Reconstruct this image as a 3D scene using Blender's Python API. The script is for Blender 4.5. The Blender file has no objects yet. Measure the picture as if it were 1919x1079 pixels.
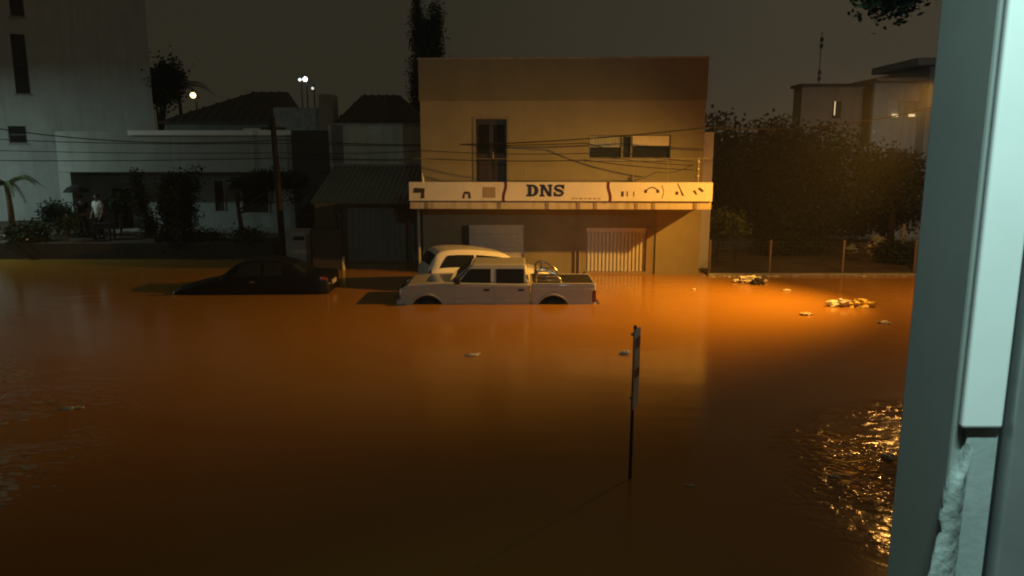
import bpy, bmesh, math, random
from mathutils import Vector, Matrix, noise as mnoise
R = math.radians
random.seed(11)
S = bpy.context.scene
COL = S.collection

# ------------------------------------------------------------------ camera
FPX, PITCH, CAMZ = 1400.0, R(10.12), 3.9
cd = bpy.data.cameras.new('camera'); cam = bpy.data.objects.new('camera', cd); COL.objects.link(cam)
cd.sensor_width = 36; cd.lens = 36*FPX/1919; cd.clip_start = .05; cd.clip_end = 2000
cam.location = (0, 0, CAMZ); cam.rotation_euler = (R(90)-PITCH, 0, 0)
S.camera = cam
cd.dof.use_dof = True; cd.dof.focus_distance = 20; cd.dof.aperture_fstop = 10
# ------------------------------------------------------------------ night sky: low cloud lit by the town
W = bpy.data.worlds.new('World'); S.world = W; W.use_nodes = True
wt = W.node_tree; bg = wt.nodes['Background']
tc = wt.nodes.new('ShaderNodeTexCoord'); sp = wt.nodes.new('ShaderNodeSeparateXYZ')
wt.links.new(tc.outputs['Generated'], sp.inputs[0])
nz = wt.nodes.new('ShaderNodeTexNoise'); nz.inputs['Scale'].default_value = 2.2; nz.inputs['Detail'].default_value = 4
wt.links.new(tc.outputs['Generated'], nz.inputs['Vector'])
ad = wt.nodes.new('ShaderNodeMath'); ad.operation = 'MULTIPLY_ADD'; ad.inputs[1].default_value = .35
wt.links.new(nz.outputs['Fac'], ad.inputs[0]); wt.links.new(sp.outputs['X'], ad.inputs[2])
cr = wt.nodes.new('ShaderNodeValToRGB'); wt.links.new(ad.outputs[0], cr.inputs[0])
cr.color_ramp.elements[0].position = 0; cr.color_ramp.elements[0].color = (.0245, .0215, .0135, 1)
cr.color_ramp.elements[1].position = .75; cr.color_ramp.elements[1].color = (.056, .0445, .028, 1)
wt.links.new(cr.outputs[0], bg.inputs['Color']); bg.inputs['Strength'].default_value = 1.0
# ------------------------------------------------------------------ render look
S.view_settings.view_transform = 'Standard'; S.view_settings.look = 'None'
S.view_settings.exposure = 0; S.view_settings.gamma = 1; S.view_settings.use_curve_mapping = False
S.render.engine = 'CYCLES'; S.cycles.use_denoising = True
S.cycles.filter_width = 2.0; S.cycles.max_bounces = 6; S.cycles.sample_clamp_indirect = 4
# lamp powers (the lamps themselves are built further down, each in its own builder)
AIM = (-1.2, 20.0, 0)
SODIUM = (1, .45, .055); COOL = (.70, 1, .92)
P_STREET, P_COOLPOST, P_FLOOD, P_ROOM, P_ADDED, P_FAR = 14200, 620, 850, 30, 80, 1100

# ------------------------------------------------------------------ helpers
def at(px, py, Y, pz=None):
    u = (px-959.5)/FPX; v = (539.5-py)/FPX
    d = Vector((u, math.cos(PITCH)+v*math.sin(PITCH), -math.sin(PITCH)+v*math.cos(PITCH)))
    return Vector((0, 0, CAMZ)) + d*(Y/d.y)
def zof(py, Y): return at(960, py, Y).z
def xof(px, Y, z=2.0):
    return (px-959.5)/FPX*(Y*math.cos(PITCH)+(CAMZ-z)*math.sin(PITCH))

def mat(name, col, rough=.7, var=.25, scale=3.0, bump=0.0, bscale=None, metal=0.0, spec=.4, emit=None, estr=0, dirt=None, coat=0):
    m = bpy.data.materials.new(name); m.use_nodes = True
    t = m.node_tree; b = t.nodes['Principled BSDF']
    b.inputs['Roughness'].default_value = rough; b.inputs['Metallic'].default_value = metal
    b.inputs['Specular IOR Level'].default_value = spec; b.inputs['Coat Weight'].default_value = coat
    co = t.nodes.new('ShaderNodeTexCoord')
    n = t.nodes.new('ShaderNodeTexNoise'); n.inputs['Scale'].default_value = scale
    n.inputs['Detail'].default_value = 6; n.inputs['Roughness'].default_value = .65
    t.links.new(co.outputs['Object'], n.inputs['Vector'])
    mr = t.nodes.new('ShaderNodeMapRange'); mr.inputs[1].default_value = .3; mr.inputs[2].default_value = .7
    t.links.new(n.outputs['Fac'], mr.inputs[0])
    mx = t.nodes.new('ShaderNodeMix'); mx.data_type = 'RGBA'
    d = dirt or tuple(c*(1-var) for c in col); l = tuple(min(1, c*(1+var*.4)) for c in col)
    mx.inputs[6].default_value = (*d, 1); mx.inputs[7].default_value = (*l, 1)
    t.links.new(mr.outputs[0], mx.inputs[0]); t.links.new(mx.outputs[2], b.inputs['Base Color'])
    if bump:
        n2 = t.nodes.new('ShaderNodeTexNoise'); n2.inputs['Scale'].default_value = bscale or scale*8
        n2.inputs['Detail'].default_value = 5; t.links.new(co.outputs['Object'], n2.inputs['Vector'])
        bp = t.nodes.new('ShaderNodeBump'); bp.inputs['Strength'].default_value = bump; bp.inputs['Distance'].default_value = .02
        t.links.new(n2.outputs['Fac'], bp.inputs['Height']); t.links.new(bp.outputs[0], b.inputs['Normal'])
    if emit:
        b.inputs['Emission Color'].default_value = (*emit, 1); b.inputs['Emission Strength'].default_value = estr
    return m

def streak_mat(name, col, stain, rough=.8, amount=.5, bump=.15):
    """painted wall with rain streaks running down it and a mottled surface"""
    m = mat(name, col, rough, .18, .8, bump, 30)
    t = m.node_tree; b = t.nodes['Principled BSDF']
    src = b.inputs['Base Color'].links[0].from_socket
    co = t.nodes.new('ShaderNodeTexCoord'); mp = t.nodes.new('ShaderNodeMapping'); mp.inputs['Scale'].default_value = (2.6, 2.6, .22)
    t.links.new(co.outputs['Object'], mp.inputs[0])
    n = t.nodes.new('ShaderNodeTexNoise'); n.inputs['Scale'].default_value = 1.4; n.inputs['Detail'].default_value = 7
    t.links.new(mp.outputs[0], n.inputs['Vector'])
    mr = t.nodes.new('ShaderNodeMapRange'); mr.inputs[1].default_value = .5; mr.inputs[2].default_value = .78; mr.inputs[4].default_value = amount
    t.links.new(n.outputs['Fac'], mr.inputs[0])
    mx = t.nodes.new('ShaderNodeMix'); mx.data_type = 'RGBA'; mx.inputs[7].default_value = (*stain, 1)
    t.links.new(mr.outputs[0], mx.inputs[0]); t.links.new(src, mx.inputs[6]); t.links.new(mx.outputs[2], b.inputs['Base Color'])
    return m

class MB:
    def __init__(s): s.v = []; s.f = []; s.smooth = False
    def add(s, vs, fs):
        o = len(s.v); s.v += [tuple(v) for v in vs]; s.f += [tuple(i+o for i in f) for f in fs]; return s
    def box(s, x0, x1, y0, y1, z0, z1):
        v = [(x, y, z) for z in (z0, z1) for y in (y0, y1) for x in (x0, x1)]
        return s.add(v, [(0,2,3,1), (4,5,7,6), (0,1,5,4), (2,6,7,3), (0,4,6,2), (1,3,7,5)])
    def tube(s, pts, r, n=8, cap=True):
        pts = [Vector(p) for p in pts]; rs = r if isinstance(r, (list, tuple)) else [r]*len(pts)
        vs = []; fs = []; up = None
        for i, p in enumerate(pts):
            d = (pts[min(i+1, len(pts)-1)]-pts[max(i-1, 0)]).normalized()
            if up is None: up = d.orthogonal().normalized()
            up = (up-d*up.dot(d)).normalized(); w = d.cross(up)
            for k in range(n):
                a = 2*math.pi*k/n; vs.append(p+(up*math.cos(a)+w*math.sin(a))*rs[i])
        for i in range(len(pts)-1):
            for k in range(n):
                fs.append((i*n+k, i*n+(k+1) % n, (i+1)*n+(k+1) % n, (i+1)*n+k))
        if cap: fs.append(tuple(range(n))[::-1]); fs.append(tuple(range((len(pts)-1)*n, len(pts)*n)))
        return s.add(vs, fs)
    def prism(s, outline, y0, y1):
        n = len(outline)
        v = [(x, y0, z) for x, z in outline]+[(x, y1, z) for x, z in outline]
        f = [tuple(range(n)), tuple(range(2*n-1, n-1, -1))]+[(i, i+n, (i+1) % n+n, (i+1) % n) for i in range(n)]
        return s.add(v, f)
    def lathe(s, prof, c=(0, 0, 0), n=20):
        vs = []; fs = []
        for r, z in prof:
            for k in range(n): vs.append((c[0]+r*math.cos(2*math.pi*k/n), c[1]+r*math.sin(2*math.pi*k/n), c[2]+z))
        for i in range(len(prof)-1):
            for k in range(n): fs.append((i*n+k, i*n+(k+1) % n, (i+1)*n+(k+1) % n, (i+1)*n+k))
        return s.add(vs, fs)
    def blob(s, c, r, sub=2, amp=.3, fr=2.0, sq=(1, 1, 1)):
        b = bmesh.new(); bmesh.ops.create_icosphere(b, subdivisions=sub, radius=1)
        off = Vector((random.uniform(0, 50), random.uniform(0, 50), 0)); vs = []
        for q in b.verts:
            k = 1+amp*mnoise.noise(q.co*fr+off)*2
            vs.append((c[0]+q.co.x*r*k*sq[0], c[1]+q.co.y*r*k*sq[1], c[2]+q.co.z*r*k*sq[2]))
        fs = [tuple(v.index for v in f.verts) for f in b.faces]; b.free()
        return s.add(vs, fs)
    def build(s, name, m, parent=None, bevel=0, smooth=False, seg=2, fix=True):
        me = bpy.data.meshes.new(name); b = bmesh.new()
        vs = [b.verts.new(v) for v in s.v]
        for f in s.f:
            try: b.faces.new([vs[i] for i in f])
            except ValueError: pass
        if fix: bmesh.ops.recalc_face_normals(b, faces=b.faces)
        if bevel:
            es = [e for e in b.edges if len(e.link_faces) == 2 and e.calc_face_angle(0) > .5]
            bmesh.ops.bevel(b, geom=es, offset=bevel, segments=seg, affect='EDGES', profile=.5, clamp_overlap=True)
        if smooth:
            for f in b.faces: f.smooth = True
        b.to_mesh(me); b.free(); me.materials.append(m)
        o = bpy.data.objects.new(name, me); COL.objects.link(o)
        if parent: o.parent = parent
        return o

def tag(o, label=None, cat=None, group=None, kind=None):
    if label: o['label'] = label
    if cat: o['category'] = cat
    if group: o['group'] = group
    if kind: o['kind'] = kind
    return o
def thing(name, label, cat, loc=(0, 0, 0), rz=0, group=None):
    o = bpy.data.objects.new(name, None); COL.objects.link(o); o.empty_display_size = .2
    o.location = loc; o.rotation_euler = (0, 0, rz); return tag(o, label, cat, group)
def dup(root, loc, rz=0, label=None):
    r = root.copy(); COL.objects.link(r); r.location = loc; r.rotation_euler = (0, 0, rz)
    if label: r['label'] = label
    for ch in list(root.children):
        c = ch.copy(); COL.objects.link(c); c.parent = r
        for g in list(ch.children):
            d = g.copy(); COL.objects.link(d); d.parent = c
    return r
def wall_open(m, x0, x1, y0, y1, z0, z1, holes):
    """boxes of a wall around rectangular openings (x0,x1,z0,z1)"""
    zs = sorted({z0, z1, *[h[2] for h in holes], *[h[3] for h in holes]})
    for a, b in zip(zs, zs[1:]):
        zm = (a+b)/2; cur = x0
        for h in sorted(h for h in holes if h[2] < zm < h[3]):
            if h[0] > cur: m.box(cur, h[0], y0, y1, a, b)
            cur = h[1]
        if cur < x1: m.box(cur, x1, y0, y1, a, b)
    return m
def leaves(m, blobs, n, size, droop=0.0, shell=.35):
    """n leaf quads in clumps through the volume of ellipsoids (centre, radii)"""
    n = int(n*1.9); size *= 1.25
    tot = sum(b[1][0]*b[1][1]*b[1][2] for b in blobs)
    for c, rr in blobs:
        k = max(20, int(n*rr[0]*rr[1]*rr[2]/tot)); nc = max(6, k//14)
        for _ in range(nc):
            d = Vector((random.gauss(0, 1), random.gauss(0, 1), random.gauss(0, 1))).normalized()*(random.random()**shell)
            cc = Vector((c[0]+d.x*rr[0], c[1]+d.y*rr[1], c[2]+d.z*rr[2]))
            for _ in range(14):
                p = cc+Vector((random.gauss(0, 1), random.gauss(0, 1), random.gauss(0, .8)))*size*1.3
                a = Vector((random.gauss(0, 1), random.gauss(0, 1), random.gauss(0, .7)-droop)).normalized()*size*random.uniform(.6, 1.2)
                w = a.orthogonal().normalized(); w.rotate(Matrix.Rotation(random.random()*6.28, 3, a)); w *= size*random.uniform(.22, .4)
                m.add([p-a*.5, p+w*.9, p+a*.55, p-w*.9], [(0, 1, 2, 3)])
    return m

# ------------------------------------------------------------------ materials
M = {}
M['dns_wall'] = streak_mat('ochre_render', (.30, .265, .17), (.2, .17, .11), amount=.22)
M['parapet'] = streak_mat('darkened_parapet', (.195, .18, .115), (.15, .14, .09), amount=.3)  # shade above the lamp's cutoff put into the colour, plus rain streaks
M['dns_low'] = streak_mat('lower_render', (.25, .225, .155), (.2, .15, .1), amount=.5)
M['white_wall'] = streak_mat('white_render', (.34, .355, .335), (.2, .21, .185), amount=.6)
M['pale_wall'] = streak_mat('pale_render', (.52, .54, .46), (.25, .26, .2), amount=.6)
M['grey_wall'] = streak_mat('grey_render', (.46, .47, .46), (.28, .28, .26), amount=.5)
M['dark_wall'] = streak_mat('dark_render', (.17, .18, .15), (.09, .09, .075), amount=.6)
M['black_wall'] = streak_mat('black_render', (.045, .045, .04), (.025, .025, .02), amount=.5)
M['pole_black'] = mat('tarred_pole', (.010, .010, .010), .8, .3)
M['window_frame'] = mat('window_frame', (.22, .2, .17), .6, .2)
M['brown_wall'] = streak_mat('brown_render', (.30, .23, .17), (.15, .11, .08), amount=.5)
M['concrete'] = mat('concrete', (.34, .33, .31), .85, .4, 4, .4, 40)
M['sign_white'] = mat('sign_vinyl', (.74, .72, .68), .45, .10, 2)
M['fascia'] = streak_mat('fascia_paint', (.55, .5, .42), (.22, .15, .09), amount=.8)
M['navy'] = mat('navy_vinyl', (.02, .022, .07), .5, .1)
M['maroon'] = mat('maroon_vinyl', (.13, .015, .012), .5, .1)
M['ink'] = mat('dark_vinyl', (.06, .035, .03), .5, .1)
M['tan_ink'] = mat('tan_vinyl', (.36, .28, .2), .5, .1)
M['glass'] = mat('dark_glass', (.012, .014, .016), .06, .05, spec=.6)
M['pane'] = mat('window_glass', (.03, .036, .036), .08, .1, spec=.6)
M['alu'] = mat('aluminium', (.45, .46, .45), .4, .15, 6, metal=.6)
M['blind'] = mat('beige_blind', (.72, .64, .5), .8, .08, 6)
M['curtain'] = mat('grey_curtain', (.40, .42, .38), .9, .2, 6)
M['door'] = mat('dark_wood', (.045, .03, .024), .45, .4, 5, .1)
M['shutter'] = mat('shutter_paint', (.60, .58, .52), .5, .15, 5)
M['rubber'] = mat('rubber', (.02, .02, .02), .8, .2)
M['black_plastic'] = mat('black_plastic', (.02, .02, .021), .5, .2)
M['steel'] = mat('dark_steel', (.08, .08, .08), .5, .3, 8, metal=.5)
M['chrome'] = mat('chrome', (.62, .61, .59), .2, .05, metal=1)
M['truck'] = mat('champagne_paint', (.44, .43, .39), .32, .10, 3, coat=.5)
M['white_car'] = mat('white_paint', (.74, .73, .70), .28, .06, 3, coat=.6)
M['black_car'] = mat('black_paint', (.004, .004, .0045), .4, .1, 3, spec=.3)
M['lens'] = mat('headlight_lens', (.85, .85, .82), .35, .1, 8, spec=.8)
M['red_lens'] = mat('tail_lens', (.15, .02, .03), .15, .2, 8, spec=.8)
M['leaf'] = mat('dark_leaf', (.035, .060, .022), .6, .6, 1.2, spec=.15)
M['leaf_l'] = mat('light_leaf', (.085, .13, .04), .5, .5, 2, spec=.4)
M['leaf_d'] = mat('deep_leaf', (.018, .032, .016), .6, .6, 1.2, spec=.12)
M['bark'] = mat('bark', (.07, .05, .035), .9, .4, 6, .5)
M['roof'] = mat('dark_tiles', (.06, .05, .045), .8, .4, 3, .3)
M['soil'] = mat('soil', (.09, .065, .04), .95, .5, .8, .6, 9)
M['asphalt'] = mat('asphalt', (.05, .05, .05), .9, .3, 2, .3)
M['white_plastic'] = mat('white_plastic_bag', (.70, .69, .64), .35, .2, 6, .3)
M['yellow_plastic'] = mat('yellow_plastic_bag', (.80, .58, .12), .35, .3, 6, .3)
M['dark_bag'] = mat('dark_bag', (.03, .025, .02), .35, .3, 6, .3)
M['foam'] = mat('foam', (.6, .56, .48), .8, .3, 8)
M['skin'] = mat('skin', (.28, .16, .11), .55, .1)
M['shirt'] = mat('white_cotton', (.78, .78, .75), .9, .08)
M['cloth_dark'] = mat('dark_cloth', (.018, .019, .022), .9, .2)
M['hair'] = mat('black_hair', (.01, .008, .007), .6, .1)
M['jamb'] = mat('grey_jamb_paint', (.30, .315, .30), .75, .12, 3, .012, 90)
M['casing'] = mat('white_casing_paint', (.80, .82, .80), .5, .06, 4)
M['cement'] = mat('rough_cement', (.30, .335, .32), .9, .45, 14, .25, 60)
M['smooth_cement'] = mat('smooth_cement', (.36, .40, .39), .85, .25, 5, .06, 60)
M['plate_grey'] = mat('weathered_plate', (.82, .81, .80), .6, .2, 7)
M['red_mark'] = mat('red_mark', (.26, .12, .11), .5, .3)
M['sign_grey'] = mat('grey_plate', (.36, .34, .34), .5, .2, 6)

# ------------------------------------------------------------------ setting: ground, water, lot, garden
tag(MB().box(-400, 400, -60, 700, -3, -.75).build('ground', M['soil']), kind='structure')
tag(MB().box(-60, 60, 4, 23, -.746, -.56).build('road', M['asphalt']), kind='structure')

def water_material():
    m = bpy.data.materials.new('muddy_water'); m.use_nodes = True; t = m.node_tree; b = t.nodes['Principled BSDF']
    b.inputs['Roughness'].default_value = .16; b.inputs['IOR'].default_value = 1.33
    co = t.nodes.new('ShaderNodeTexCoord')
    n = t.nodes.new('ShaderNodeTexNoise'); n.inputs['Scale'].default_value = .16; n.inputs['Detail'].default_value = 5
    t.links.new(co.outputs['Object'], n.inputs['Vector'])
    mx = t.nodes.new('ShaderNodeMix'); mx.data_type = 'RGBA'
    mx.inputs[6].default_value = (.28, .135, .017, 1); mx.inputs[7].default_value = (.35, .175, .025, 1)
    t.links.new(n.outputs['Fac'], mx.inputs[0]); t.links.new(mx.outputs[2], b.inputs['Base Color'])
    # ripples: long lazy swell, a finer chop that comes in patches
    def nn(scale, det, dist=0.0, sx=1.0):
        mp = t.nodes.new('ShaderNodeMapping'); mp.inputs['Scale'].default_value = (sx, 1, 1)
        t.links.new(co.outputs['Object'], mp.inputs[0])
        q = t.nodes.new('ShaderNodeTexNoise'); q.inputs['Scale'].default_value = scale; q.inputs['Detail'].default_value = det
        q.inputs['Distortion'].default_value = dist; t.links.new(mp.outputs[0], q.inputs['Vector']); return q.outputs['Fac']
    def mth(op, a, c):
        q = t.nodes.new('ShaderNodeMath'); q.operation = op
        for i, x in enumerate((a, c)):
            if isinstance(x, (int, float)): q.inputs[i].default_value = x
            else: t.links.new(x, q.inputs[i])
        return q.outputs[0]
    def zone(cx, cy, r0, r1):        # wind-ruffled water: distance from a centre on the surface
        q = t.nodes.new('ShaderNodeVectorMath'); q.operation = 'DISTANCE'; t.links.new(co.outputs['Object'], q.inputs[0]); q.inputs[1].default_value = (cx, cy, 0)
        k = t.nodes.new('ShaderNodeMapRange'); k.interpolation_type = 'SMOOTHSTEP'; k.inputs[1].default_value = r0; k.inputs[2].default_value = r1; k.inputs[3].default_value = 1; k.inputs[4].default_value = 0
        t.links.new(q.outputs['Value'], k.inputs[0]); return k.outputs[0]
    patch = t.nodes.new('ShaderNodeMapRange'); patch.inputs[1].default_value = .40; patch.inputs[2].default_value = .60
    patch.inputs[3].default_value = .1; patch.inputs[4].default_value = 1
    t.links.new(nn(.55, 2), patch.inputs[0])
    zz = mth('MULTIPLY', mth('ADD', zone(6.0, 8.5, 1.5, 3.4), mth('MULTIPLY', zone(-9.0, 9.5, 1.5, 5.0), .4)), patch.outputs[0])
    t.links.new(mth('SUBTRACT', .17, mth('MULTIPLY', mth('MINIMUM', zz, 1), .15)), b.inputs['Roughness'])
    h = mth('ADD', mth('MULTIPLY', nn(.9, 2, .3, .7), .010), mth('MULTIPLY', nn(6.5, 3, .6, .75), mth('ADD', mth('MULTIPLY', zz, .105), .0013)))
    bp = t.nodes.new('ShaderNodeBump'); bp.inputs['Strength'].default_value = 1; bp.inputs['Distance'].default_value = 1.0
    t.links.new(h, bp.inputs['Height']); t.links.new(bp.outputs[0], b.inputs['Normal'])
    return m
M['water'] = water_material()
tag(MB().box(-60, 60, 1.52, 36, -.5, 0).build('flood_water', M['water']), kind='structure')

# dirt lot behind the fence on the right, rising away from the water
lot = MB(); nx, ny = 40, 24; vs = []
for j in range(ny+1):
    for i in range(nx+1):
        x = 6.45+i*1.2; y = 24.25+j*.9
        z = .03+.032*(y-24.2)+.05*mnoise.noise(Vector((x*.5, y*.5, 0)))*min(1, j/3)
        vs.append((x, y, z))
lot.add(vs, [(j*(nx+1)+i, j*(nx+1)+i+1, (j+1)*(nx+1)+i+1, (j+1)*(nx+1)+i) for j in range(ny) for i in range(nx)])
tag(lot.build('dirt_lot', M['soil'], smooth=True), kind='structure')
tag(MB().box(6.4, 40, 24.05, 24.24, -.4, .07).build('kerb', M['concrete'], bevel=.02), kind='structure')
tag(MB().box(-45, -8.6, 28.3, 40, -.5, .60).build('garden_bed', M['soil']), kind='structure')
rp = MB().add([(-6, 25.0, -.3), (-3.1, 25.0, -.3), (-3.1, 30, .3), (-6, 30, .3), (-6, 25, -.6), (-3.1, 25, -.6), (-3.1, 30, -.6), (-6, 30, -.6)],
              [(0,1,2,3), (7,6,5,4), (0,4,5,1), (2,6,7,3), (0,3,7,4), (1,5,6,2)])
tag(rp.build('driveway', M['concrete']), kind='structure')

# thin wet air between everything
hz = MB().box(-70, 70, -8, 90, -4, 22).build('haze', M['soil'])
hm = bpy.data.materials.new('wet_air'); hm.use_nodes = True; ht = hm.node_tree; ht.nodes.clear()
ho = ht.nodes.new('ShaderNodeOutputMaterial'); hv = ht.nodes.new('ShaderNodeVolumePrincipled')
hv.inputs['Color'].default_value = (.9, .9, .9, 1); hv.inputs['Density'].default_value = .0011; hv.inputs['Anisotropy'].default_value = .3
ht.links.new(hv.outputs[0], ho.inputs['Volume']); hz.data.materials.clear(); hz.data.materials.append(hm); tag(hz, kind='stuff')

# ------------------------------------------------------------------ lamps
def sodium_lamp(x, y, z):
    r = thing('street_lamp', 'tall street lamp with glowing orange head, arm reaching over the flood', 'street lamp', (x+1.9, y+2.6, -.5))
    L = Vector((x, y, z))-r.location
    MB().tube([(0, 0, 0), (0, 0, 3), (0, 0, L.z+.35)], [.11, .09, .06], 12).build('pole', M['steel'], r, smooth=True)
    MB().tube([(0, 0, L.z+.3), (L.x*.3, L.y*.3, L.z+.5), (L.x*.7, L.y*.7, L.z+.42), (L.x*.95, L.y*.95, L.z+.16)], .035, 10).build('arm', M['steel'], r, smooth=True)
    hd = MB().lathe([(.02, .20), (.16, .19), (.24, .12), (.27, .0), (.27, -.02), (.25, -.02), (.25, .0), (.22, .09), (.02, .13)], L, 24).build('lamp_hood', M['steel'], r, smooth=True)
    em = mat('sodium_lens', (.8, .6, .3), .4, .05, emit=(1, .45, .09), estr=1500)
    MB().lathe([(.10, .012), (.19, .012)], L, 20).build('lens', em, hd)
    ld = bpy.data.lights.new('sodium_light', 'SPOT'); ld.shadow_soft_size = .09; ld.energy = P_STREET; ld.color = SODIUM
    ld.spot_size = R(101); ld.spot_blend = 1
    lo = bpy.data.objects.new('sodium_light', ld); COL.objects.link(lo); lo.parent = r; lo.location = L+Vector((0, 0, -.0))
    lo.scale = (.80, 1, 1)       # long narrow beam along the street
    lo.rotation_euler = (Vector(AIM)-Vector((x, y, z))).to_track_quat('-Z', 'Y').to_euler()
sodium_lamp(11.3, 19.6, 5.75)
def cool_post(x, y, z):
    r = thing('post_lamp', 'post lamp with a cool white head by the garden', 'street lamp', (x-1, y+1, .6))
    L = Vector((x, y, z))-r.location
    MB().tube([(0, 0, 0), (0, 0, L.z+.1)], [.09, .06], 12).build('pole', M['steel'], r, smooth=True)
    MB().tube([(0, 0, L.z+.05), (L.x*.5, L.y*.5, L.z+.16), (L.x, L.y, L.z+.08)], .03, 8).build('arm', M['steel'], r, smooth=True)
    MB().box(L.x-.2, L.x+.2, L.y-.2, L.y+.2, L.z+.02, L.z+.1).build('lamp_head', M['steel'], r, bevel=.02)
    ld = bpy.data.lights.new('cool_light', 'AREA'); ld.shape = 'SQUARE'; ld.size = .34; ld.energy = P_COOLPOST; ld.color = COOL
    lo = bpy.data.objects.new('cool_light', ld); COL.objects.link(lo); lo.parent = r; lo.location = L; lo.rotation_euler = (R(12), 0, 0)
cool_post(-24.2, 27.5, 6.6)
def flood(x, y, z, tgt):
    r = thing('floodlight', 'square floodlight on a bracket above the window', 'floodlight', (x, y, z))
    MB().tube([(0, -.5, .1), (0, -.2, .12), (0, 0, 0)], .02, 8).build('bracket', M['steel'], r)
    MB().box(-.16, .16, -.1, -.03, -.12, .12).build('housing', M['black_plastic'], r, bevel=.02)
    ld = bpy.data.lights.new('flood_light', 'SPOT'); ld.energy = P_FLOOD; ld.color = COOL; ld.spot_size = R(62); ld.spot_blend = .7; ld.shadow_soft_size = .12
    lo = bpy.data.objects.new('flood_light', ld); COL.objects.link(lo); lo.parent = r
    lo.rotation_euler = (Vector(tgt)-Vector((x, y, z))).to_track_quat('-Z', 'Y').to_euler()
def yard_lamp(x, y, z):
    r = thing('yard_lamp', 'white yard lamp on a pole by the trees, hidden past the window wall', 'street lamp', (x+.6, y-.2, .3))
    L = Vector((x, y, z))-r.location
    MB().tube([(0, 0, 0), (0, 0, L.z+.12), (L.x*.5, L.y*.5, L.z+.2), (L.x, L.y, L.z+.12)], .05, 8).build('pole', M['steel'], r, smooth=True)
    MB().lathe([(.03, .16), (.14, .12), (.2, .02), (.17, .02), (.12, .09), (.02, .12)], L, 16).build('shade', M['steel'], r, smooth=True)
    ld = bpy.data.lights.new('yard_light', 'SPOT'); ld.energy = P_FAR; ld.color = (1, .93, .80); ld.spot_size = R(150); ld.spot_blend = .8; ld.shadow_soft_size = .08
    lo = bpy.data.objects.new('yard_light', ld); COL.objects.link(lo); lo.parent = r; lo.location = L
    lo.rotation_euler = (Vector((17, 39, 2.5))-Vector((x, y, z))).to_track_quat('-Z', 'Y').to_euler()
yard_lamp(20.6, 32.5, 7.0)
flood(2.6, 2.1, 6.6, (-5.5, 26, 2.6))

# ------------------------------------------------------------------ the window the photograph was taken through
def window_wall():
    r = thing('window_wall', 'grey wall and window opening closest to the viewer, white casing on its right', 'wall', (0, 0, 0))
    x0, yi, yo = .80, 1.285, 1.468
    MB().box(x0, 4.2, yi+.003, yo, -.6, 8).build('pier', M['jamb'], r, bevel=.006)
    MB().box(-6, -1.7, yi+.003, yo, -.6, 8).build('pier', M['jamb'], r)
    MB().box(-1.7, x0, yi+.003, yo, -.6, 2.5).build('apron', M['jamb'], r)
    MB().box(-1.7, x0, yi+.003, yo, 5.4, 8).build('lintel', M['jamb'], r)
    zc = at(1830, 798, yi).z
    xr = xof(1930, yi, 3.9)
    cs = MB().box(x0+.004, xr, yi-.016, yi, zc, 5.4).build('casing', M['casing'], r, bevel=.006, seg=3)
    MB().box(xr+.002, xr+.008, yi-.004, yi, zc-.9, 5.4).build('groove', M['black_plastic'], r)
    MB().box(xr+.010, xr+.10, yi-.03, yi, zc-.9, 5.4).build('shutter_track', M['alu'], r, bevel=.004)
    MB().box(x0+.02, xr, yi-.007, yi+.001, zc-.9, zc-.002).build('plaster_panel', M['smooth_cement'], r, bevel=.002)
    # ragged lip of cement where the sill was broken away, widening downwards
    m = MB(); n = 60; vs = []
    for i in range(n+1):
        t = i/n; z = zc-.03-t*.62
        wv = .020+.10*t+.010*mnoise.noise(Vector((t*22, 3, 0)))+.006*mnoise.noise(Vector((t*60, 9, 0)))
        wv *= min(1, t*8+.1)
        for k in range(7):
            s = k/6
            vs.append((x0+.024-s*wv*1.25, yi-.012-.10*s*t-.012*math.sin(s*3.1)+.003*mnoise.noise(Vector((t*40, s*5, 1))), z+.003*mnoise.noise(Vector((t*30, s*6, 7)))))
    m.add(vs, [(i*7+k, i*7+k+1, (i+1)*7+k+1, (i+1)*7+k) for i in range(n) for k in range(6)])
    o = 0; b0 = len(m.v)
    m.add([(x0+.024, yi+.02, vs[i*7][2]) for i in range(n+1)]+[(x0+.02, yi+.05, vs[i*7][2]) for i in range(n+1)], [])
    for i in range(n):
        m.f.append((i*7+6, b0+n+1+i, b0+n+2+i, (i+1)*7+6))
    m.build('broken_sill', M['cement'], r, smooth=True)
window_wall()
def room_lamp(x, y, z):
    r = thing('tube_light', 'cool fluorescent tube fitting inside the room behind the window', 'lamp', (x, y, z))
    MB().box(-.34, .34, -.05, .05, .03, .08).build('housing', M['casing'], r, bevel=.01)
    ld = bpy.data.lights.new('room_light', 'AREA'); ld.shape = 'RECTANGLE'; ld.size = .6; ld.size_y = .06; ld.energy = P_ROOM; ld.color = (.62, 1, .94)
    lo = bpy.data.objects.new('room_light', ld); COL.objects.link(lo); lo.parent = r; ld.spread = R(100); lo.rotation_euler = (R(8), 0, 0)
room_lamp(.62, .5, 5.55)

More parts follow.
